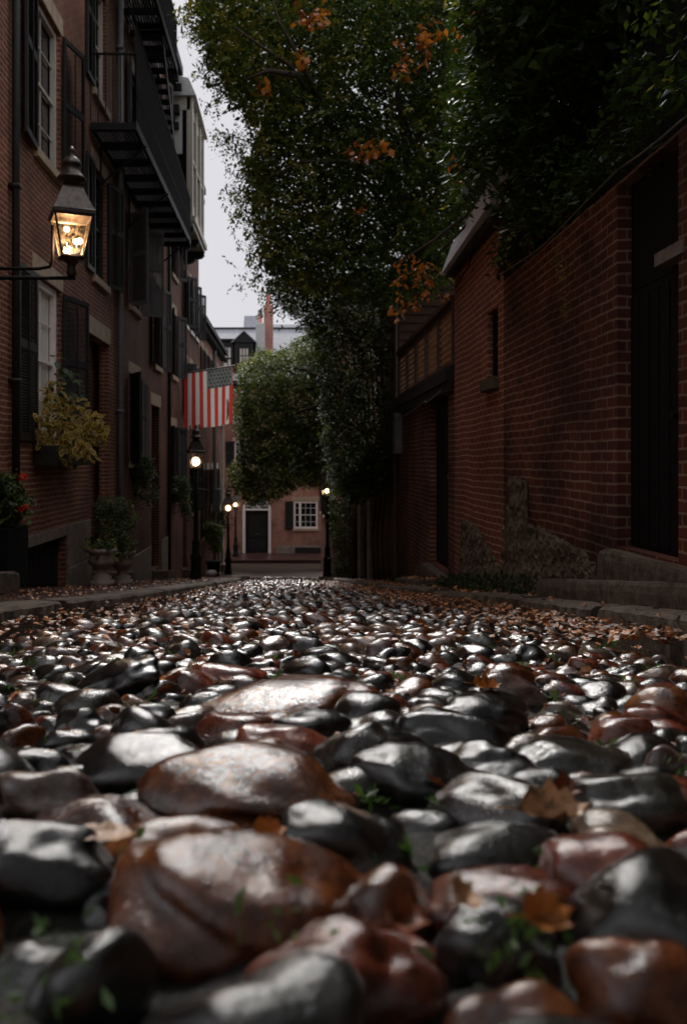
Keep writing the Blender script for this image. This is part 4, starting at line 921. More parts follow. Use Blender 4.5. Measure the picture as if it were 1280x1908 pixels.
def dwin(a, b, c, e, nx=3, nz=4):
    mb = MB(TD); mb.box(a, b, -.03, -.02+.03, c, e); w_ = mb.build('dormer_window', 'curtain', dmo)
    m2 = MB(TD)
    for i in range(nx+1): u = a+(b-a)*i/nx; m2.box(u-.018, u+.018, .011, .03, c, e)
    for k in range(nz+1): z = c+(e-c)*k/nz; m2.box(a, b, .0115, .027, z-.018, z+.018)
    m2.build('muntins', 'black', w_)
dwin(x0+.26, x1-.26, zb_+.3, ze-.3)
dm = MB(); X0, X1 = wx(404), wx(434); dm.box(X0, X1, yf+.15, yf+2.5, zb_, wz(632)); dm.box(X0-.1, X1+.1, yf, yf+2.6, wz(632), wz(629)); o = dm.build('flat_dormer', 'black', hF)
TD2 = seg((0, yf+.14), (1, 0), (0, -1)); mb = MB(TD2); mb.box(wx(417), wx(429), 0.001, .03, wz(688), wz(645)); w_ = mb.build('dormer_window', 'curtain', o)
m2 = MB(TD2); m2.box(wx(417), wx(429), .031, .05, wz(667), wz(664)); m2.box(wx(423)-.02, wx(423)+.02, .031, .05, wz(688), wz(645)); m2.build('muntins', 'black', w_)
mb = MB(); xs0, xs1 = wx(472)+.1, wx(492); z = 4.3; k = 0
while z < 7.6: mb.add([(xs0, 45.5, z), (xs1, 45.5, z), (xs1, 45.53, z+.13), (xs0, 45.53, z+.13)], [(0, 1, 2, 3)]); mb.quad((xs0, 45.5, z), (xs1, 45.5, z), (xs1, 45.53, z), (xs0, 45.53, z)); z += .13
mb.box(xs0, xs1, 45.54, 49, 4.3, 7.6); mb.build('clapboard_gable', 'greywood', hF)
bh = thing('roof_house', (-1, 55, -4.7), 'grey metal-roofed house rising behind the chimney', 'house')
mb = MB(); bx0, bx1 = (452-VX)/F*56, (600-VX)/F*56
mb.add([(bx0, 56, -5), (bx1, 56, -5), (bx1, 56, 7.9), (bx0, 56, 7.9), (bx0, 60, -5), (bx1, 60, -5), (bx1, 60, 7.9), (bx0, 60, 7.9)], [(0, 1, 2, 3), (4, 5, 6, 7), (0, 3, 7, 4), (1, 2, 6, 5)]); mb.build('wall', 'brick_f', bh)
mb = MB(); mx1 = (484-VX)/F*56; z2 = CAMH+(VY-588)/F*58; z3 = CAMH+(VY-604)/F*58
mb.add([(bx0, 55.8, 7.9), (mx1, 55.8, 7.9), (mx1, 58, z2), (bx0, 58, z2), (mx1, 60, 7.9), (bx0, 60, 7.9)], [(0, 1, 2, 3), (3, 2, 4, 5), (0, 3, 5), (1, 2, 4)]); mb.add([(mx1, 55.8, 7.9), (bx1, 55.8, 7.9), (bx1, 58, z3), (mx1, 58, z3), (bx1, 60, 7.9), (mx1, 60, 7.9)], [(0, 1, 2, 3), (3, 2, 4, 5), (1, 2, 4)])
mb.build('roof', 'slate', bh)
ch = thing('chimney', (-1.26, 46.5, 4.5), 'tall red brick chimney with one terracotta pot above the trees', 'chimney', 'chimneys')
def cxp(px, Y=46.5): return (px-VX)/F*Y
def czp(py, Y=46.5): return CAMH-(py-VY)/F*Y
mb = MB(); mb.box(cxp(491.5), cxp(508.5), 46.5, 47.1, 4.5, czp(580)); mb.box(cxp(490.5), cxp(509.5), 46.47, 47.13, czp(580)+.002, czp(577)); mb.box(cxp(491), cxp(509), 46.48, 47.12, czp(577)+.002, czp(568)); mb.build('stack', 'brick_c', ch)
mb = MB(); mb.lathe((cxp(499.5), 46.8, czp(568)), [(.13, 0), (.12, .06), (.115, czp(549)-czp(568)-.06), (.14, czp(549)-czp(568)), (.14, czp(547)-czp(568))], 14); po = mb.build('chimney_pot', 'clay', ch, True)
mb = MB(); mb.lathe((cxp(499.5), 46.8, czp(547)), [(.15, 0), (.16, .1), (.1, .16), (.12, .2), (.05, .3)], 12); mb.build('cowl', 'greybox', po, True)
c2 = thing('chimney', (-1.9, 54, 7), 'short terracotta chimney with grey cowl left of the tall chimney', 'chimney', 'chimneys')
mb = MB(); Yc = 54.5; X_ = cxp(485, Yc); mb.lathe((X_, Yc, czp(604, Yc)), [(.14, -1), (.13, 0), (.13, czp(588, Yc)-czp(604, Yc))], 12); mb.build('stack', 'clay', c2, True)
mb = MB(); mb.lathe((X_, Yc, czp(588, Yc)), [(.17, 0), (.18, .14), (.12, .2), (.16, .26), (.16, .34), (.05, .38)], 12); mb.build('cowl', 'greybox', c2, True)

# ------------------------------------------------------------------ foliage
LS = np.array([[0, 0, 0], [.45, .5, -.10], [1, 0, -.12], [.45, -.5, -.10]])
def leaf_arrays(pos, dirs, nrm, size, width=.48):
    n = len(pos); dirs = dirs/np.linalg.norm(dirs, axis=1)[:, None]
    side = np.cross(nrm, dirs); side /= np.maximum(np.linalg.norm(side, axis=1), 1e-6)[:, None]; up = np.cross(dirs, side)
    Vv = pos[:, None, :]+size[:, None, None]*(LS[None, :, 0:1]*dirs[:, None]+LS[None, :, 1:2]*width*side[:, None]-LS[None, :, 2:3]*up[:, None]*-1)
    # fold: centre line lower than the sides
    b = np.arange(n)*4
    Fc = np.concatenate([np.stack([b, b+1, b+2], 1), np.stack([b, b+2, b+3], 1)])
    return Vv.reshape(-1, 3), Fc
def sprays(centers, per, length, lsize, droop=.5, spread=1.0, width=.48):
    n = len(centers); az = RNG.uniform(0, 2*np.pi, n); dz = RNG.normal(-droop*.6, .35, n)
    D = np.stack([np.cos(az), np.sin(az), dz], 1); D /= np.linalg.norm(D, axis=1)[:, None]
    t_ = np.linspace(0, 1, per); Ls = length*RNG.uniform(.6, 1.3, n)
    pos = centers[:, None]+D[:, None]*(t_[None, :, None]-.5)*Ls[:, None, None]; pos[:, :, 2] -= droop*.35*(t_[None]**2)*Ls[:, None]
    pos += RNG.normal(0, .018*spread, pos.shape)
    sd = np.cross(D, [0, 0, 1.0]); sd /= np.maximum(np.linalg.norm(sd, axis=1), 1e-5)[:, None]
    sg = np.where(np.arange(per) % 2, 1, -1)[None, :, None]
    dirs = D[:, None]*.55+sd[:, None]*sg*.8+RNG.normal(0, .3, pos.shape); dirs[:, :, 2] -= .35*droop
    nr = np.tile(np.array([0, 0, 1.0]), (n*per, 1))+RNG.normal(0, .45, (n*per, 3))
    sz = lsize*RNG.uniform(.55, 1.2, n*per)*np.repeat(RNG.uniform(.75, 1.3, n), per)
    return leaf_arrays(pos.reshape(-1, 3), dirs.reshape(-1, 3), nr, sz, width)+(np.repeat(np.arange(n), per),)
def inpoly(x, y, poly):
    c = np.zeros(len(x), bool); j = len(poly)-1
    for i in range(len(poly)):
        xi_, yi = poly[i]; xj, yj = poly[j]
        c ^= ((yi > y) != (yj > y)) & (x < (xj-xi_)*(y-yi)/(yj-yi+1e-9)+xi_); j = i
    return c
def volume(poly, Y0, Y1, n, clump=.5, xmin=None):
    P_ = []; xs_ = [p[0] for p in poly]; ys_ = [p[1] for p in poly]
    while sum(len(p) for p in P_) < n:
        x = RNG.uniform(min(xs_), max(xs_), n); y = RNG.uniform(min(ys_), max(ys_), n); ok = inpoly(x, y, poly); x, y = x[ok], y[ok]
        Y = RNG.uniform(Y0, Y1, len(x)); p = np.stack([(x-VX)/F*Y, Y, CAMH-(y-VY)/F*Y], 1)
        q = np.sin(p[:, 0]*2.6+1)*np.sin(p[:, 1]*1.7)*np.sin(p[:, 2]*2.9+.5)+.6*np.sin(p[:, 0]*5.1+p[:, 2]*4)*np.sin(p[:, 1]*4.3)
        p = p[q > RNG.uniform(-1.6, .3, len(q))*clump*1.6-.2]; P_.append(p)
    return np.concatenate(P_)[:n]
def crown(name, arrs, mats, parent):
    Vs, Fs, Ms = [], [], []; b = 0
    for V_, F_, m_ in arrs: Vs.append(V_); Fs.append(F_+b); Ms.append(m_); b += len(V_)
    V_ = np.concatenate(Vs)-np.array(ORG[parent.name]); me = fast_mesh(name, V_, np.concatenate(Fs), mats, np.concatenate(Ms), False)
    o = bpy.data.objects.new(name, me); link(o); o.parent = parent; ORG[o.name] = ORG[parent.name]; return o
def mats_for(sid, n, weights):
    m = RNG.choice(len(weights), n, p=np.array(weights)/sum(weights)); a = m[sid]; return np.concatenate([a, a])
def limbs(parent, base, targets, r0=.13, name='trunk', fork=None):
    mb = MB(); fork = Vector(fork); base = Vector(base)
    pts = [base+(fork-base)*t_+Vector((math.sin(t_*5)*.08, math.cos(t_*4)*.08, 0)) for t_ in (0, .25, .5, .75, 1)]
    mb.tube([tuple(p) for p in pts], [r0*1.5, r0*1.15, r0, r0*.95, r0*.9], 10)
    for tg in targets:
        tg = Vector(tg); n = 7; q = []
        for k in range(n):
            t_ = k/(n-1); p = fork.lerp(tg, t_); p.z += math.sin(t_*math.pi)*.12*(tg-fork).length; p += Vector([random.uniform(-.08, .08)]*1+[random.uniform(-.08, .08), random.uniform(-.06, .06)])*(1 if 0 < k else 0); q.append(tuple(p))
        mb.tube(q, [r0*.55*(1-.85*k/(n-1)) for k in range(n)], 7)
    return mb.build(name, 'bark', parent, True)
CAN = ['lf_dark', 'lf_mid', 'lf_olive', 'lf_orange', 'lf_rust']
# tree 1: over the street
t1 = thing('tree', (3.4, 18.5, G(18.5)), 'large tree leaning over the street, its leaves ragged against the sky', 'tree', 'trees over the right wall')
poly1 = [(352,-120),(1010,-120),(1010,330),(850,420),(850,520),(745,560),(560,545),(500,500),(478,430),(470,360),(462,300),(478,240),(440,190),(400,120),(372,60)]
c1 = volume(poly1, 13, 20, 16500); arr = []
V_, F_, sid = sprays(c1, 12, .42, .10); w1 = RNG.uniform(0, 1, len(c1)); ed = np.clip((c1[:, 0]/c1[:, 1]*F+VX-380)/330, 0, 1)   # leaf colours shift paler at the street side, standing in for translucent highlights
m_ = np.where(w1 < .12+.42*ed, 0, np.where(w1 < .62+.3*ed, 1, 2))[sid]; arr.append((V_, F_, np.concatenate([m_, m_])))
# overhanging sprigs
sp = []
for px, py, n in ((392,122,30),(352,20,30),(365,60,22),(410,170,16),(395,135,10),(425,255,18),(412,250,8),(440,265,14),(405,200,6),(445,345,14),(432,358,8),(460,372,14),(452,395,10),(470,520,10),(455,525,5),(490,500,12),(505,548,10),(530,565,8),(520,480,18),(470,420,18),(450,300,16),(455,330,14),(470,450,14),(485,470,14),(425,140,18),(400,90,18),(440,60,30),(445,185,14)):
    for _ in range(n):
        Y = RNG.uniform(14.5, 17.5); sp.append(((px+RNG.normal(0, 13)-VX)/F*Y, Y, CAMH-(py+RNG.normal(0, 13)-VY)/F*Y))
sp = np.array(sp); V_, F_, sid = sprays(sp, 11, .34, .08, .9); arr.append((V_, F_, mats_for(sid, len(sp), [.25, .4, .35, .0, .0])))
poly2 = [(490,520),(745,500),(745,600),(735,700),(735,860),(690,900),(640,930),(612,880),(600,760),(600,650),(560,600),(525,570)]
og = []
for px, py, n in ((790,75,4),(785,60,3),(800,100,3),(690,275,8),(670,280,5),(715,270,4),(745,72,4),(870,40,3),(560,110,4),(565,25,5),(600,20,4),(590,30,3),(680,382,3),(800,40,3),(760,118,4),(735,130,3),(485,155,3),(830,60,3)):
    for _ in range(n):
        Y = RNG.uniform(12.6, 13.2); og.append(((px+RNG.normal(0, 9)-VX)/F*Y, Y, CAMH-(py+RNG.normal(0, 8)-VY)/F*Y))
og = np.array(og); V_, F_, sid = sprays(og, 5, .16, .11, .9, width=.7); m_ = RNG.choice([3, 3, 4], len(og))[sid]; arr.append((V_, F_, np.concatenate([m_, m_])))
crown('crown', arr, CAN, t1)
limbs(t1, (3.4, 18.5, G(18.5)-.2), [P(430, 40, 16), P(400, 130, 15.5), P(440, 260, 16), P(470, 350, 16), P(560, 60, 17), P(640, 200, 15), P(720, 60, 16), P(520, 480, 16), P(800, 120, 15), P(480, 20, 15)], .10, fork=(2.9, 17.5, 4.0))
for pl in ([(640,270,14),(590,190,13.6),(540,120,13.2),(480,80,13),(430,45,12.9)], [(600,200,13.6),(560,110,13.2),(520,40,13),(500,-30,13)], [(560,140,13.2),(500,130,13),(450,150,13)], [(700,330,14),(640,300,13.5),(560,300,13.2),(500,330,13.1)], [(760,300,14),(740,180,13.4),(760,60,13)], [(700,420,14.5),(620,450,14),(540,470,13.8)]):
    mb = MB(); q = [P(*p) for p in pl]; mb.tube(q, [.055-.045*k/(len(q)-1) for k in range(len(q))], 6); mb.build('limb', 'bark', t1, True)
# tree 2: near, above the wall
t2 = thing('tree', (4.0, 9.5, G(9.5)), 'dark leafy tree above the near right wall, filling the upper right', 'tree', 'trees over the right wall')
poly4 = [(860,-160),(1420,-160),(1420,180),(1300,250),(1130,325),(1010,400),(950,440),(940,300),(900,330),(860,380),(840,300)]
c2_ = volume(poly4, 6.5, 12, 8200); V_, F_, sid = sprays(c2_, 12, .36, .085); arr = [(V_, F_, mats_for(sid, len(c2_), [.86, .12, .02, .003, .003]))]
og = []
for px, py, n in ((745,492,4),(770,480,4),(793,492,4),(745,522,3),(772,515,3),(800,520,4),(745,548,3),(790,545,4),(826,547,2),(772,562,4),(748,578,4),(730,576,3),(815,500,2),(752,505,3),(780,500,2)):
    for _ in range(n): Y = RNG.uniform(9.6, 9.9); og.append(((px+RNG.normal(0, 4)-VX)/F*Y, Y, CAMH-(py+RNG.normal(0, 3)-VY)/F*Y))
og = np.array(og); V_, F_, sid = sprays(og, 3, .06, .075, 1.2, width=.7); arr.append((V_, F_, np.full(len(F_), 3)))
crown('crown', arr, CAN, t2)
limbs(t2, (4.0, 9.5, G(9.5)-.2), [P(900, 50, 9), P(1000, 0, 8), P(1100, 100, 8), P(1250, 50, 7.5), P(950, 200, 9), P(1200, 250, 8), P(745, 490, 9.8), P(830, 470, 9.8)], .12, fork=(3.5, 9.3, 3.4))
# tree at the right edge; unseen foliage added overhead to block sky light
shade_tree = thing('tree', (4.4, 3.5, G(3.5)), 'tree at the right edge with foliage added over and behind the camera to shade the road', 'tree', 'trees over the right wall')
n = 9000; c3 = np.stack([RNG.uniform(1.7, 6.0, n), RNG.uniform(-2, 7.5, n), RNG.uniform(3.3, 6.5, n)], 1); k_ = n//2; c3[:k_, 0] = RNG.uniform(-3, 6, k_); c3[:k_, 1] = RNG.uniform(-7, 2.4, k_); c3[:k_, 2] = RNG.uniform(4.3, 5.6, k_)-np.clip(-c3[:k_, 1], 0, 7)*.35
V_, F_, sid = sprays(c3, 12, .5, .15); crown('crown', [(V_, F_, mats_for(sid, n, [.85, .13, .02]))], CAN, shade_tree)
limbs(shade_tree, (4.4, 3.5, G(3.5)-.2), [tuple(c3[i]) for i in list(range(6))+list(range(n-6, n))], .14, fork=(4.0, 3.5, 3.6))
# ivy / climbing mass over the garden wall
iv = thing('ivy', (1.7, 20, G(20)), 'dense ivy and creeper hanging over the garden wall down to the right pavement', 'ivy')
c4 = volume(poly2, 16.5, 22, 5200, .35); V_, F_, sid = sprays(c4, 12, .34, .075); arr = [(V_, F_, mats_for(sid, len(c4), [.62, .33, .05, 0, 0]))]
poly3 = [(612,860),(690,860),(670,960),(655,1000),(660,1078),(628,1083),(620,1000),(616,950)]
c5 = volume(poly3, 22, 24.5, 700, .3); V_, F_, sid = sprays(c5, 10, .28, .075); arr.append((V_, F_, mats_for(sid, len(c5), [.5, .45, .05, 0, 0])))
poly5 = [(700,840),(800-60,840),(742,900),(700,920),(660,930),(640,900)]
c5 = volume(poly5, 16.4, 18, 420, .3); V_, F_, sid = sprays(c5, 10, .34, .10); arr.append((V_, F_, mats_for(sid, len(c5), [.7, .28, .02, 0, 0])))
crown('leaves', arr, CAN, iv)
mb = MB()
for k in range(14):
    x = 1.9-.03*k; y = 16.8+k*.7; mb.tube([(x, y, G(y)), (x-.05, y+.1, G(y)+1), (x+.05, y-.05, G(y)+2.2), (x-.1, y+.2, G(y)+3.6), (x-.2, y, G(y)+5.5)], [.035, .03, .025, .02, .012], 6)
mb.build('stems', 'bark', iv, True)
# tree 4: distant lighter tree
t4 = thing('tree', (2.8, 25.5, G(25.5)), 'lighter green tree in front of the far house, below the chimney', 'tree')
poly6 = [(462,672),(485,648),(520,655),(600,600),(640,620),(640,880),(590,905),(560,900),(520,925),(470,935),(430,905),(425,870),(450,850),(445,800),(437,760),(447,720),(440,690)]
c6 = volume(poly6, 28, 33, 7000, .45); V_, F_, sid = sprays(c6, 11, .42, .12); crown('crown', [(V_, F_, mats_for(sid, len(c6), [.25, .45, .30]))], ['lf_dark', 'lf_mid', 'lf_far'], t4)
limbs(t4, (2.8, 25.5, G(25.5)-.2), [P(470, 700, 30), P(520, 750, 31), P(450, 850, 30), P(560, 700, 29), P(480, 900, 30), P(600, 650, 29)], .14, fork=(2.2, 26.4, 2.0))
# vines along the wall top
vn = thing('vine', (1.98, 6, 2.0), 'thin vine trailing over the cable and the near right wall', 'vine')
n = 420; yv = RNG.uniform(2.0, 8.1, n); pv = np.stack([RNG.normal(1.96, .05, n), yv, 2.08+np.abs(RNG.normal(0, .28, n))*(1+.5*np.sin(yv*3))], 1)
pv2 = np.stack([RNG.normal(1.95, .02, 26), RNG.normal(6.15, .05, 26), RNG.uniform(1.35, 2.1, 26)], 1)
V_, F_, sid = sprays(pv, 8, .25, .07); V2, F2, s2 = sprays(pv2, 4, .10, .04)
crown('leaves', [(V_, F_, mats_for(sid, n, [.85, .13, .02])), (V2, F2, np.full(len(F2), 2))], CAN, vn)

# ------------------------------------------------------------------ plants in pots and boxes
def big_leaf(mb, c, dirv, up, L, Wd, m_in, m_out):
    d_ = Vector(dirv).normalized(); s_ = d_.cross(Vector(up)).normalized(); u_ = s_.cross(d_); n = 10; c = Vector(c); inn, outr = [], []
    for k in range(n):
        a = 2*math.pi*k/n; x = .5-.5*math.cos(a); y = math.sin(a)*Wd*(1-.35*x)
        for sc_, lst in ((.74, inn), (1, outr)):
            xx = .5+(x-.5)*sc_; yy_ = y*sc_
            lst.append(tuple(c+d_*(xx*L)+s_*(yy_*L)+u_*(-.25*L*xx*xx+.25*abs(yy_)*L)))
    b = len(mb.v); mb.v += inn+outr; mb.f.append(tuple(b+k for k in range(n))); mb.m.append(m_in)
    for k in range(n): mb.f.append((b+k, b+(k+1) % n, b+n+(k+1) % n, b+n+k)); mb.m.append(m_out)
co = thing('window_box_plant', (-3.0, 11.3, .35), 'yellow and maroon coleus spilling from the window box of the nearest house', 'plant')
mb = MB(TL); mb.box(10.55, 12.3, .03, .3, .25, .5); mb.build('box', 'black', co, bevel=.01)
mb = MB()
for (px, py, rx, ry, n, Yc) in ((95,735,38,28,42,10.9), (120,765,60,30,90,11.1), (155,800,45,30,95,11.9), (105,815,50,35,120,10.9), (120,835,50,22,70,10.9), (180,800,24,28,60,12.2), (80,790,25,35,28,10.6), (150,845,40,16,28,11.7)):
    for _ in range(n):
        r_, a = math.sqrt(random.random()), random.uniform(0, 6.28); Y = Yc+random.uniform(-.35, .35)
        p = P(px+rx*r_*math.cos(a), py+ry*r_*math.sin(a), Y)
        p = (max(p[0], -3.12), p[1], p[2]); big_leaf(mb, p, (random.uniform(-.4, 1), random.uniform(-1.2, .5), random.uniform(-.9, .3)), (random.uniform(-.3, .6), random.uniform(-.8, .0), 1), random.uniform(.08, .13), .34, 1, 0)
mb.build('leaves', ['lf_yel', 'lf_maroon'], co, True)
mb = MB()
for px, py in ((90,660),(85,685),(100,675),(80,710),(95,700),(120,690),(132,700),(140,712),(125,720),(110,730),(85,730),(100,745),(135,735),(115,705),(145,740),(75,745)):
    for _ in range(2): p = P(px+random.uniform(-5, 5), py+random.uniform(-5, 5), 11.2+random.uniform(-.2, .3)); big_leaf(mb, (max(p[0], -3.1), p[1], p[2]), (random.uniform(-.3, 1), random.uniform(-1, 1), random.uniform(-.8, .4)), (.2, -.5, 1), random.uniform(.1, .17), .4, 0, 0)
mb.build('dark_leaves', ['lf_dark'], co, True)
def small_plant(name, loc, label, blobs, mat, w=(.6, .4), ls=.05, pot=None, per=8, flowers=()):
    o = thing(name, loc, label, 'plant'); cs = []
    for px, py, rx, ry, Y, n in blobs:
        r_ = np.sqrt(RNG.uniform(0, 1, n)); a = RNG.uniform(0, 6.28, n); YY = Y+RNG.normal(0, .13, n)
        cs.append(np.stack([(px+rx*r_*np.cos(a)-VX)/F*YY, YY, CAMH-(py+ry*r_*np.sin(a)-VY)/F*YY], 1))
    cs = np.concatenate(cs); V_, F_, sid = sprays(cs, per, ls*3.6, ls, .5, width=.6); crown('leaves', [(V_, F_, mats_for(sid, len(cs), w))], mat, o)
    if pot: pot(o)
    if flowers:
        for px, py, Y, s_ in flowers:
            mb = MB(); cc = Vector(P(px, py, Y))
            for _ in range(26):
                dv_ = Vector((random.gauss(0, 1), random.gauss(0, 1), random.gauss(0, .7))).normalized(); big_leaf(mb, cc+dv_*s_*.4, dv_, (.3, .1, 1), s_*.8, .45, 0, 0)
            mb.build('blossom', 'petal', o)
    return o
small_plant('potted_flower', (-2.95, 8.6, -.6), 'dark leafy plant with three red blossoms at the left edge', [(12,935,34,42,8.6,190),(5,900,30,20,8.6,50)], ['lf_dark', 'lf_mid'], (.55, .45), .06,
    pot=lambda o: (lambda mb: (mb.box(-3.15, -2.75, 8.3, 8.95, G(8.6)+.1, -.35), mb.build('planter', 'door', o, bevel=.01)))(MB()), flowers=((43, 889, 8.45, .045), (40, 948, 8.45, .035), (50, 943, 8.45, .028)))
def urn(o, cx, cy, z, s=1.0):
    mb = MB(); mb.lathe((cx, cy, z), [(a*s, b*s) for a, b in ((.16, 0), (.16, .07), (.12, .08), (.13, .12), (.09, .15), (.075, .2), (.11, .25), (.165, .29), (.18, .34), (.165, .40), (.17, .43), (.2, .45), (.2, .49), (.165, .5), (.16, .46))], 24); mb.build('urn', 'pot', o, True)
small_plant('potted_plant', (-2.64, 11.9, G(11.9)+.09), 'grassy plant in the pale stone urn nearest the camera on the left pavement', [(192,1015,22,10,11.9,36)], ['lf_dark', 'lf_olive'], (.6, .4), .08, pot=lambda o: urn(o, -2.64, 11.9, G(11.9)+.09, 1.05))
small_plant('potted_plant', (-2.6, 12.7, G(12.7)+.09), 'bushy dark shrub in the second stone urn against the door', [(215,965,38,42,12.7,330),(228,1015,22,22,12.5,90),(195,945,15,22,12.8,60)], ['lf_dark', 'lf_mid'], (.6, .4), .045, pot=lambda o: urn(o, -2.52, 12.7, G(12.7)+.09, 1.0))
small_plant('window_box_plant', (-3.0, 17.4, .2), 'trailing green plant under the first shuttered window of the fire escape house', [(262,875,26,26,17.3,220),(272,915,18,22,17.5,90),(248,862,10,12,17,30)], ['lf_dark', 'lf_mid'], (.45, .55), .06, pot=lambda o: (lambda mb: (mb.box(16.9, 18.0, .03, .26, .02, .22), mb.build('box', 'black', o)))(MB(TL)))
small_plant('window_box_plant', (-3.0, 22.8, -.6), 'trailing green plant under the window near the first lamp post', [(338,910,16,24,22.3,150),(345,945,10,22,22.2,60)], ['lf_dark', 'lf_mid'], (.4, .6), .07, pot=lambda o: (lambda mb: (mb.box(22.6, 23.6, .03, .26, -.75, -.5), mb.build('box', 'black', o)))(MB(TL)))
small_plant('potted_plant', (-2.85, 31, G(31)), 'bright yellow-green bush beside the lamp posts far down the left side', [(397,995,17,22,31,200),(390,980,12,10,31,50),(402,1015,10,14,31,50)], ['lf_bright', 'lf_mid'], (.75, .25), .09, pot=lambda o: (lambda mb: (mb.lathe((-2.85, 31, G(31)+.05), [(.16, 0), (.2, .1), (.25, .5), (.28, .52), (.28, .58)], 14), mb.build('pot', 'door', o)))(MB()))
small_plant('potted_plant', (-2.7, 38.2, G(38)), 'dark climbing bush between the far lamp posts', [(414,965,8,30,36,90)], ['lf_dark', 'lf_mid'], (.6, .4), .09, pot=lambda o: (lambda mb: (mb.tube([(-2.95, 36, G(36)), (-2.95, 36, -1.8)], .03, 6), mb.build('stem', 'bark', o)))(MB()))
for i, (px, py, lab, mt) in enumerate(((398, 1063, 'reddish pumpkin-like ball on the far left doorstep', 'clay'), (394, 1072, 'white rounded gourd on the far left pavement below the reddish one', 'white'))):
    mb = MB(); Y = 32-i*1.5; p = P(px, py, Y); z0_ = G(Y)+.09 if i else p[2]-.1
    n = 16; prof = [(.02, 0), (.12, .01), (.19, .07), (.2, .13), (.16, .2), (.06, .23), (.02, .215)]; mb.lathe((p[0], p[1], z0_), prof, n)
    if not i: 
        q = MB(); q.box(p[0]-.25, p[0]+.25, Y-.2, Y+.2, G(Y), z0_-.002); tag(q.build('stone_step', 'sandstone', org=(p[0], Y, G(Y))), 'low stone block holding the reddish pumpkin far down the left side', 'step', 'stone steps')
    tag(mb.build('pumpkin', mt, smooth=True, org=(p[0], p[1], z0_)), lab, 'pumpkin')

# ------------------------------------------------------------------ fallen leaves, weeds
def fallen(c, L, ang, curl, mat, label, tiltv=(0, 0)):
    mb = MB(); n = 9; vs = []; fs = []
    outl = [0, .34, .5, .42, .55, .38, .44, .2, 0]
    for k in range(n):
        t_ = k/(n-1); h = outl[k]*.55*L
        for s_ in (-1, -.5, 0, .5, 1):
            x = (t_-.5)*L; y = s_*h; z = curl*L*((t_-.5)**2*1.6+(s_*outl[k])**2*2.2+.10*math.sin(t_*9+s_*3))+random.uniform(-.03, .03)*L-(.03*L if s_ == 0 else 0)
            vs.append((x, y, z))
    for k in range(n-1):
        for j in range(4): fs.append((k*5+j, k*5+j+1, (k+1)*5+j+1, (k+1)*5+j))
    mb.add(vs, fs); mb.tube([(-.5*L, 0, curl*L*.3), (-.62*L, .01*L, curl*L*.35), (-.8*L, .05*L, curl*L*.3)], .015*L, 4)
    o = mb.build('fallen_leaf', mat, smooth=True); o.location = c; o.rotation_euler = (tiltv[0], tiltv[1], ang); return tag(o, label, 'leaf', 'fallen leaves on the road')
def gp(px, py, up=.03): Y = (CAMH-up)*F/(py-1063); return ((px-VX)/F*Y, Y, G(Y)+up)
fallen(gp(1028, 1522, .045), .075, .1, .55, 'd_tan', 'curled tan leaf lying before the silver and black cobblestone', (R(25), 0))
fallen(gp(1042, 1478, .05), .05, .8, .7, 'd_rust', 'small curled rust leaf just above the curled tan one', (R(40), 0))
fallen(gp(195, 1553, .05), .06, .0, .05, 'd_tan', 'narrow flat tan leaf left of the brown foreground stones', (R(8), 0))
fallen(gp(1005, 1712, .07), .05, .6, .5, 'd_orange', 'bright orange blurred leaf at the lower right', (R(40), .2))
fallen(gp(855, 1675, .07), .05, 1.2, .4, 'd_tan', 'pale pink-tan blurred leaf right of the big blurred stone', (R(40), .2))
fallen(gp(500, 1548, .055), .035, .4, .4, 'd_orange', 'small orange leaf below the wide shiny brown cobblestone', (R(30), .2))
fallen(gp(905, 1280, .05), .07, .3, .4, 'd_orange', 'orange leaf right of centre behind the round black cobblestone', (R(30), .1))
fallen(gp(750, 1718, .06), .05, .9, .4, 'd_rust', 'rust blurred leaf between the big blurred stones', (R(30), .2))
for k in range(170):
    Y = random.choice([random.uniform(.7, 2.2), random.uniform(1.5, 4)]); X = random.uniform(kl(Y)+.1, kr(Y)-.1) if random.random() < .5 else random.choice([kl(Y)+abs(random.gauss(.05, .2)), kr(Y)-abs(random.gauss(.05, .2))])
    mt = random.choice(['d_rust', 'd_rust', 'd_orange', 'd_tan']); wd = {'d_rust': 'rust brown', 'd_orange': 'orange', 'd_tan': 'tan'}[mt]
    fallen((X, Y, G(Y)+random.uniform(.0, .045)), random.uniform(.025, .05), random.uniform(0, 6.28), random.uniform(.1, .7), mt, 'small %s fallen leaf lying among the cobblestones' % wd, (random.gauss(.2, .4), random.gauss(0, .3)))
pos = []
def scatter(n, fx_, y0, y1, zoff, zj=.02):
    for _ in range(n): Y = y0+(y1-y0)*random.random()**1.5; pos.append((fx_(Y), Y, G(Y)+zoff+random.uniform(0, zj)))
scatter(2900, lambda Y: kr(Y)-abs(random.gauss(0, .35)), 3.2, 20, .04, .03); scatter(3600, lambda Y: random.uniform(kr(Y)+.25, 1.98), 3.4, 20, .085, .02)
scatter(300, lambda Y: random.uniform(kr(Y), kr(Y)+.3), 3, 20, .12, .005); scatter(260, lambda Y: random.uniform(1.6, 1.98), 10.9, 13.1, .2, .01)
scatter(900, lambda Y: kl(Y)+abs(random.gauss(0, .35)), 3, 18, .04, .03); scatter(1500, lambda Y: random.uniform(-3.1, kl(Y)-.3), 4, 24, .095, .015)
scatter(900, lambda Y: random.uniform(kl(Y), kr(Y)), 3, 30, .05, .03)
nb = len(pos)
for _ in range(2600): Y = random.uniform(1.0, 4.2); X = random.uniform(kl(Y)+.03, kr(Y)-.03); pos.append((X, Y, GR(X, Y)+random.uniform(-.004, .02)))
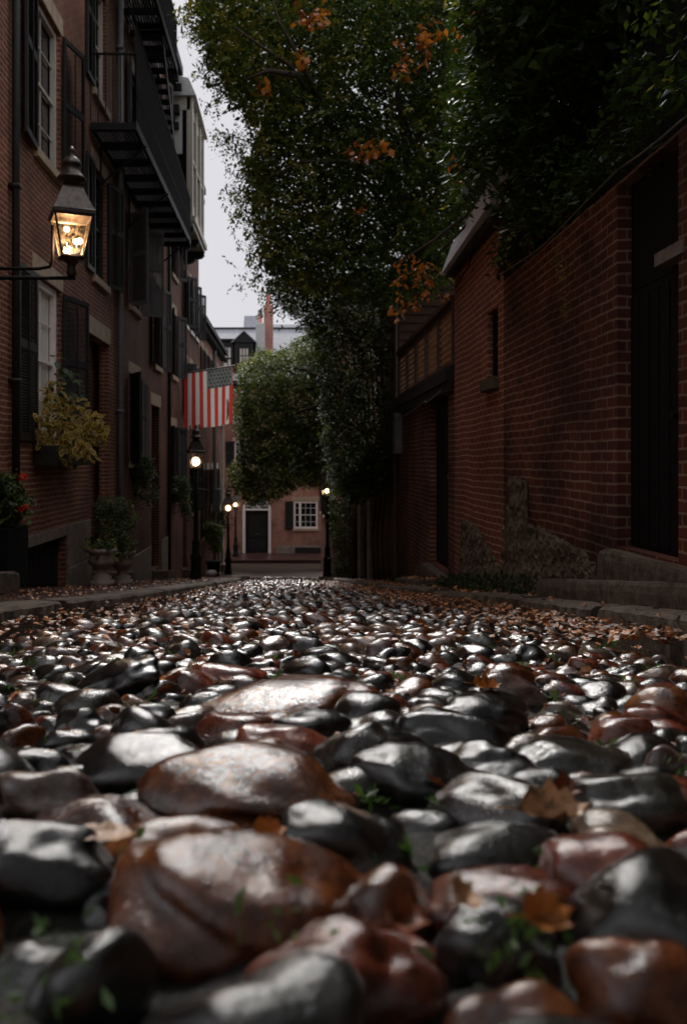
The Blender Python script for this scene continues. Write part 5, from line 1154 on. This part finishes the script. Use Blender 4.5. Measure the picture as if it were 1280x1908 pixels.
pos = np.array(pos); n = len(pos); dirs = RNG.normal(0, 1, (n, 3)); dirs[:, 2] *= .25; nr = np.tile([0, 0, 1.0], (n, 1))+RNG.normal(0, .35, (n, 3))
V_, F_ = leaf_arrays(pos, dirs, nr, RNG.uniform(.02, .042, n)*(1+.02*pos[:, 1])*np.where(np.arange(n) < nb, 1, .5), .7); m_ = RNG.choice(4, n, p=[.32, .40, .16, .12]); m_[nb:] = RNG.choice([1, 1, 3, 0], n-nb)
me = fast_mesh('leaf_litter', V_, F_, ['d_orange', 'd_rust', 'd_tan', 'brown'], np.concatenate([m_, m_]), False)
tag(link(bpy.data.objects.new('leaf_litter', me)), 'orange and brown leaf litter along both kerbs and pavements', 'leaf litter', kind='stuff')
# weeds between stones and at wall foot
gpz, gd, gs = [], [], []
for _ in range(90):
    Y = random.uniform(.8, 3.4); X = random.uniform(kl(Y)+.1, kr(Y)-.1)
    for _ in range(random.randint(6, 14)): gpz.append((X+random.gauss(0, .012), Y+random.gauss(0, .012), G(Y)-.005+random.uniform(0, .025))); gd.append((random.gauss(0, .8), random.gauss(0, .8), random.uniform(.2, 1))); gs.append(random.uniform(.012, .03))
for px, py in ((960,1735),(990,1760),(940,1790),(60,1850),(90,1870),(500,1760),(210,1580)):
    c = gp(px, py, .04)
    for _ in range(14): gpz.append((c[0]+random.gauss(0, .02), c[1]+random.gauss(0, .02), c[2]+random.uniform(-.02, .03))); gd.append((random.gauss(0, .8), random.gauss(0, .8), random.uniform(.2, 1))); gs.append(random.uniform(.010, .02))
for _ in range(1700):
    Y = random.uniform(6.8, 16); gpz.append((1.93-abs(random.gauss(0, .08)), Y, G(Y)+.08+random.uniform(0, .16)*(1 if Y < 10.5 else .6))); gd.append((random.gauss(0, .7), random.gauss(0, .7), random.uniform(.3, 1))); gs.append(random.uniform(.03, .08))
gpz, gd, gs = np.array(gpz), np.array(gd), np.array(gs); V_, F_ = leaf_arrays(gpz, gd, RNG.normal(0, 1, gpz.shape), gs, .35)
me = fast_mesh('weeds', V_, F_, ['grass', 'lf_dark'], np.tile((gpz[:, 1] > 5).astype(int), 2), False)
tag(link(bpy.data.objects.new('weeds', me)), 'small green weeds between the cobblestones and along the right wall foot', 'weeds', kind='stuff')
print('objects', len(bpy.data.objects), 'stones', len(cand))
